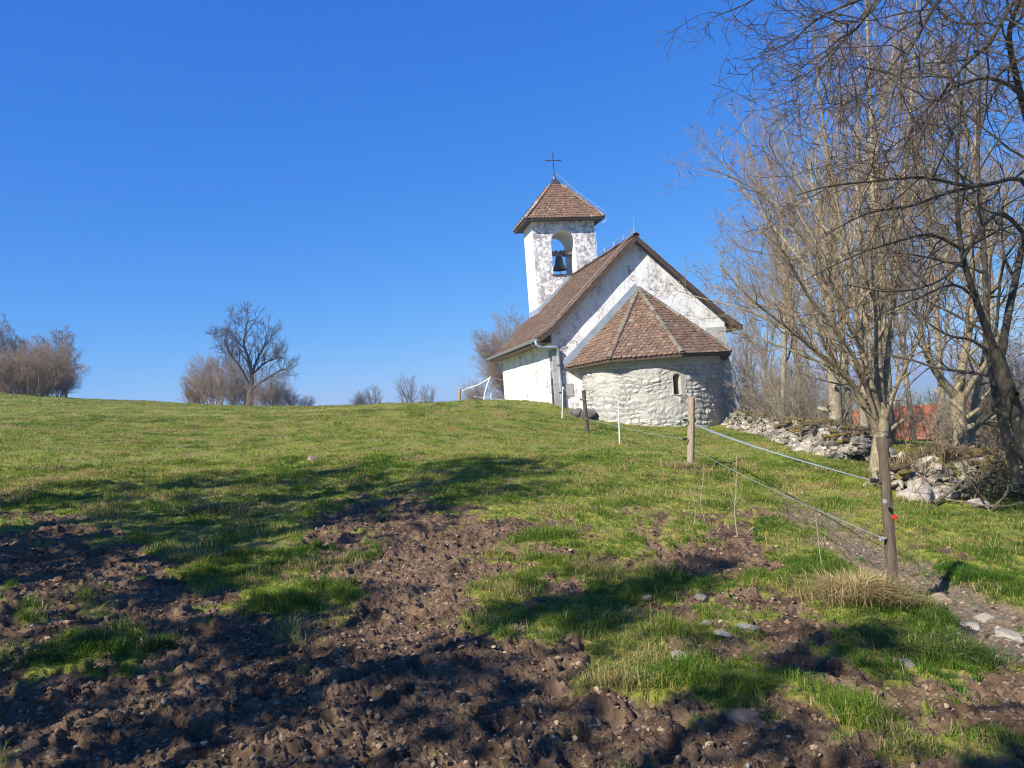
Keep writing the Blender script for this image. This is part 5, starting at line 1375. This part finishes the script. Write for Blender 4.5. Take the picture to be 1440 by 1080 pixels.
lumps("soil_clods", 70000, 2.8, 15, .004, .024, [(.16, .10, .057), (.25, .165, .097), (.08, .05, .03), (.36, .26, .165)], M_CLOD, "crumbled brown soil clods strewn over the mud", "soil")
lumps("gravel", 6000, 2.8, 13, .003, .016, [(.26, .235, .20), (.18, .155, .125), (.34, .315, .28)], M_STONEW, "small pale stones scattered in the mud", "gravel")
def on_path(n):
    x, y = _sc(n, 4.0, 11, 1.3, R(37)); z, g, p = ground_full(x, y); k = p > .35; return x[k], y[k], z[k], g[k], p[k]
_sc = scatter
scatter = lambda n, r0, r1, po, half=R(39): (lambda q: (q[0], q[1]))(on_path(n))
lumps("path_stones", 9000, 4, 11, .005, .028, [(.26, .20, .14), (.20, .15, .10), (.36, .30, .23)], M_STONEW, "pale stones bedded in the footpath beside the near post", "stones", False, .05)
scatter = _sc
# straw lying flat
n = 18000; x, y = scatter(n, 2.8, 14, 1.4, R(37)); z, g, p = ground_full(x, y)
V, F, Cc = blades(x, y, z + .006, gr.uniform(.03, .10, n), np.full(n, .0035), np.full(n, 1.3), np.array((.30, .24, .14)) * gr.uniform(.5, 1.1, (n, 1)))
V[2::5, 2] -= .0; V.reshape(-1, 5, 3)[:, 2:4, 2] = (z + .014)[:, None]; V.reshape(-1, 5, 3)[:, 4, 2] = z + .01
tag(mesh_np("straw_litter", V, F, M_GRASS, None, Cc), "dry straw bits lying on the soil", "straw", kind="stuff")

def tuft(name, px, py, Y, n, hs, spread, label, cat="dry grass", dry=.9, sx=1.0):
    p = at(px, py, Y); cx, cy = p.x, p.y
    a = gr.uniform(0, 6.283, n); r = np.abs(gr.normal(0, .5, n)); x = cx + spread * sx * r * np.cos(a); y = cy + spread * .6 * r * np.sin(a); z = ground_full(x, y)[0]; z0 = gz(cx, cy)
    col = np.where((gr.random(n) < dry)[:, None], np.array((.66, .50, .235)) * gr.uniform(.5, 1.15, (n, 1)), np.array((.07, .13, .025)) * gr.uniform(.7, 1.2, (n, 1)))
    V, F, Cc = blades(x - cx, y - cy, z - z0 - .005, gr.uniform(*hs, n), np.full(n, .0060), np.abs(gr.normal(.9, .4, n)), col, a + gr.normal(0, .6, n))
    tag(mesh_np(name, V, F, M_GRASS, None, Cc, loc=(cx, cy, z0)), label, cat)
tuft("dry_grass_tuft", 1205, 850, 5.75, 1500, (.14, .32), .34, "big tuft of straw coloured dead grass leaning left of the near post")
tuft("dry_grass_tuft", 1262, 866, 5.65, 500, (.10, .24), .16, "thin dead grass hugging the foot of the near post", dry=.6)
tuft("dry_grass_tuft", 962, 660, 13.0, 700, (.10, .24), .45, "dead grass around the foot of the apse post", dry=.75)
tuft("dry_grass_tuft", 300, 708, 9.6, 1300, (.07, .16), .55, "yellowed grass hummock in the left meadow", dry=.5)
tuft("green_grass_tuft", 1322, 925, 4.75, 2300, (.06, .15), .42, "lush green grass tuft below the near post beside the path", "grass tuft", dry=.06)
tuft("green_grass_tuft", 138, 905, 4.9, 420, (.06, .15), .14, "small green grass tuft standing alone in the left mud", "grass tuft", dry=.1)
tuft("green_grass_tuft", 60, 935, 4.7, 500, (.06, .14), .18, "green grass tuft at the left edge in the mud", "grass tuft", dry=.05)
tuft("green_grass_tuft", 225, 908, 4.9, 420, (.06, .14), .16, "lone green grass tuft right of the other left ones in mud", "grass tuft", dry=.1)

# dead stalks
M_STALK = mat_simple("dead_stalk", (0.26, 0.21, 0.14), (0.40, 0.34, 0.24), 20, 0.9, 0, 0)
def stalk(pts, r, lab, br=4, seed=1):
    T = Tree(seed, P_(P_SHRUB, levels=2, num=(br, 3, 0), rmin=.0016, minlen=.05, start=(.35, .3, .3), len=(.3, .4, .4)))
    b_ = Vector(at(*pts[0])); b_.z = gz(b_.x, b_.y); l, rr = px_line(pts, r, r * .4, tuple(b_)); T.grow_from(l, rr, 0)
    Vt, Ft, Lt = tubes(T.lines, lambda q: 5); tag(mesh_np("dead_stalk", Vt, Ft, M_STALK, None, np.ones((len(Vt), 3)), loc=b_), lab, "dead stalk")
stalk([(1157, 802, 6.9), (1152, 770, 6.9), (1147, 722, 6.9)], .006, "tall pale dead stalk in the grass left of the near post", 4, 2)
stalk([(1037, 755, 8.0), (1033, 720, 8.0), (1035, 690, 8.0), (1036, 640, 8.0)], .007, "thin dark sapling stem before the lower rope", 7, 3)
stalk([(1060, 742, 8.2), (1048, 752, 8.0)], .012, "short cut stick lying by the sapling stem", 0, 4)
stalk([(992, 735, 8.6), (985, 705, 8.6), (990, 670, 8.6)], .005, "left one of two twiggy dead weeds below the apse post", 9, 5)
stalk([(975, 742, 8.4), (978, 715, 8.4), (972, 690, 8.4)], .005, "second twiggy dead weed left of the other below the post", 8, 6)
stalk([(350, 712, 9.4), (350, 684, 9.4)], .005, "short dead weed on the yellowed hummock at left", 3, 7)

# bramble and brushwood over the mossy bank
M_IVY = mat_vcol("bramble_leaf", 0.6, 6, 0.4, 0, 0.01, 0.3)
p = at(1432, 702, 10.2); z0 = gz(p.x, p.y); br = empty("bramble_bush", (p.x, p.y, z0), 0, "dark tangled bramble with dead canes at the right edge on the mossy bank", "bramble")
T = Tree(95, P_(P_SHRUB, levels=2, num=(6, 5, 0), rmin=.0035, minlen=.1, wig=(.22, .25, .25, .2), trop=(-.10, -.05, 0, 0), len=(.5, .5, .5)))
for k in range(30):
    a = T.r.random() * 6.28; T.stem((T.r.gauss(0, .45), T.r.gauss(0, .2), .1), unit((math.cos(a), math.sin(a) * .6, .9)), T.r.uniform(.5, 1.1), .008, .003)
Vt, Ft, Lt = tubes(T.lines, lambda q: 4); mesh_np("canes", Vt, Ft, B_GREY, br, np.ones((len(Vt), 3)) * (.8, .65, .5))
n = 1500; rs = np.random.default_rng(96); q = rs.normal(size=(n, 3)) * (.42, .22, .16) + (0.12, 0, .22); d = rs.normal(size=(n, 3)); d /= np.linalg.norm(d, axis=1)[:, None]; w = np.cross(d, rs.normal(size=(n, 3))); w /= np.linalg.norm(w, axis=1)[:, None]
s = rs.uniform(.018, .04, (n, 1)); Vv = np.stack([q - d * s, q + w * s * .7, q + d * s, q - w * s * .7], 1).reshape(-1, 3)
mesh_np("leaves", Vv, [np.arange(n * 4).reshape(n, 4)], M_IVY, br, np.repeat(np.array((.045, .065, .025)) * rs.uniform(.5, 1.6, (n, 1)), 4, 0))
def logp(pts, r, lab, seed):
    b_ = Vector(at(*pts[0])); T = Tree(seed, P_(P_SHRUB, levels=2, num=(4, 3, 0), rmin=.004, len=(.35, .4, .4))); l, rr = px_line(pts, r, r * .5, tuple(b_)); T.grow_from(l, rr, 0)
    Vt, Ft, Lt = tubes(T.lines, lambda q: 7); tag(mesh_np("fallen_branch", Vt, Ft, B_GREY, None, np.ones((len(Vt), 3)) * .8, loc=b_), lab, "branch")
logp([(1312, 708, 9.8), (1335, 692, 10.0), (1352, 676, 10.2)], .03, "fallen branch leaning on the mossy bank", 3)
logp([(1395, 715, 9.7), (1415, 695, 9.9), (1418, 676, 10.1)], .018, "thin dead branch propped in the bramble", 4)
logp([(1330, 702, 9.9), (1400, 712, 9.7), (1445, 706, 9.7)], .014, "thin long branch lying below the bramble", 5)

# ================================================================== HAZE (far land fades to blue)
hz = bpy.data.materials.new("haze_air"); hz.use_nodes = True; nt = hz.node_tree; nt.nodes.remove(nt.nodes["Principled BSDF"])
pv = nd(nt, "ShaderNodeVolumePrincipled"); pv.inputs["Color"].default_value = (0.62, 0.80, 1.0, 1); pv.inputs["Density"].default_value = 0.0010; pv.inputs["Anisotropy"].default_value = 0.1
lk(nt, pv.outputs[0], nt.nodes["Material Output"].inputs["Volume"])
mb = MB(); mb.box((-9500, -9500, -140), (9500, 9500, 20)); hb = mb.build("haze", hz); tag(hb, "thin bluish air haze", "haze", kind="stuff")
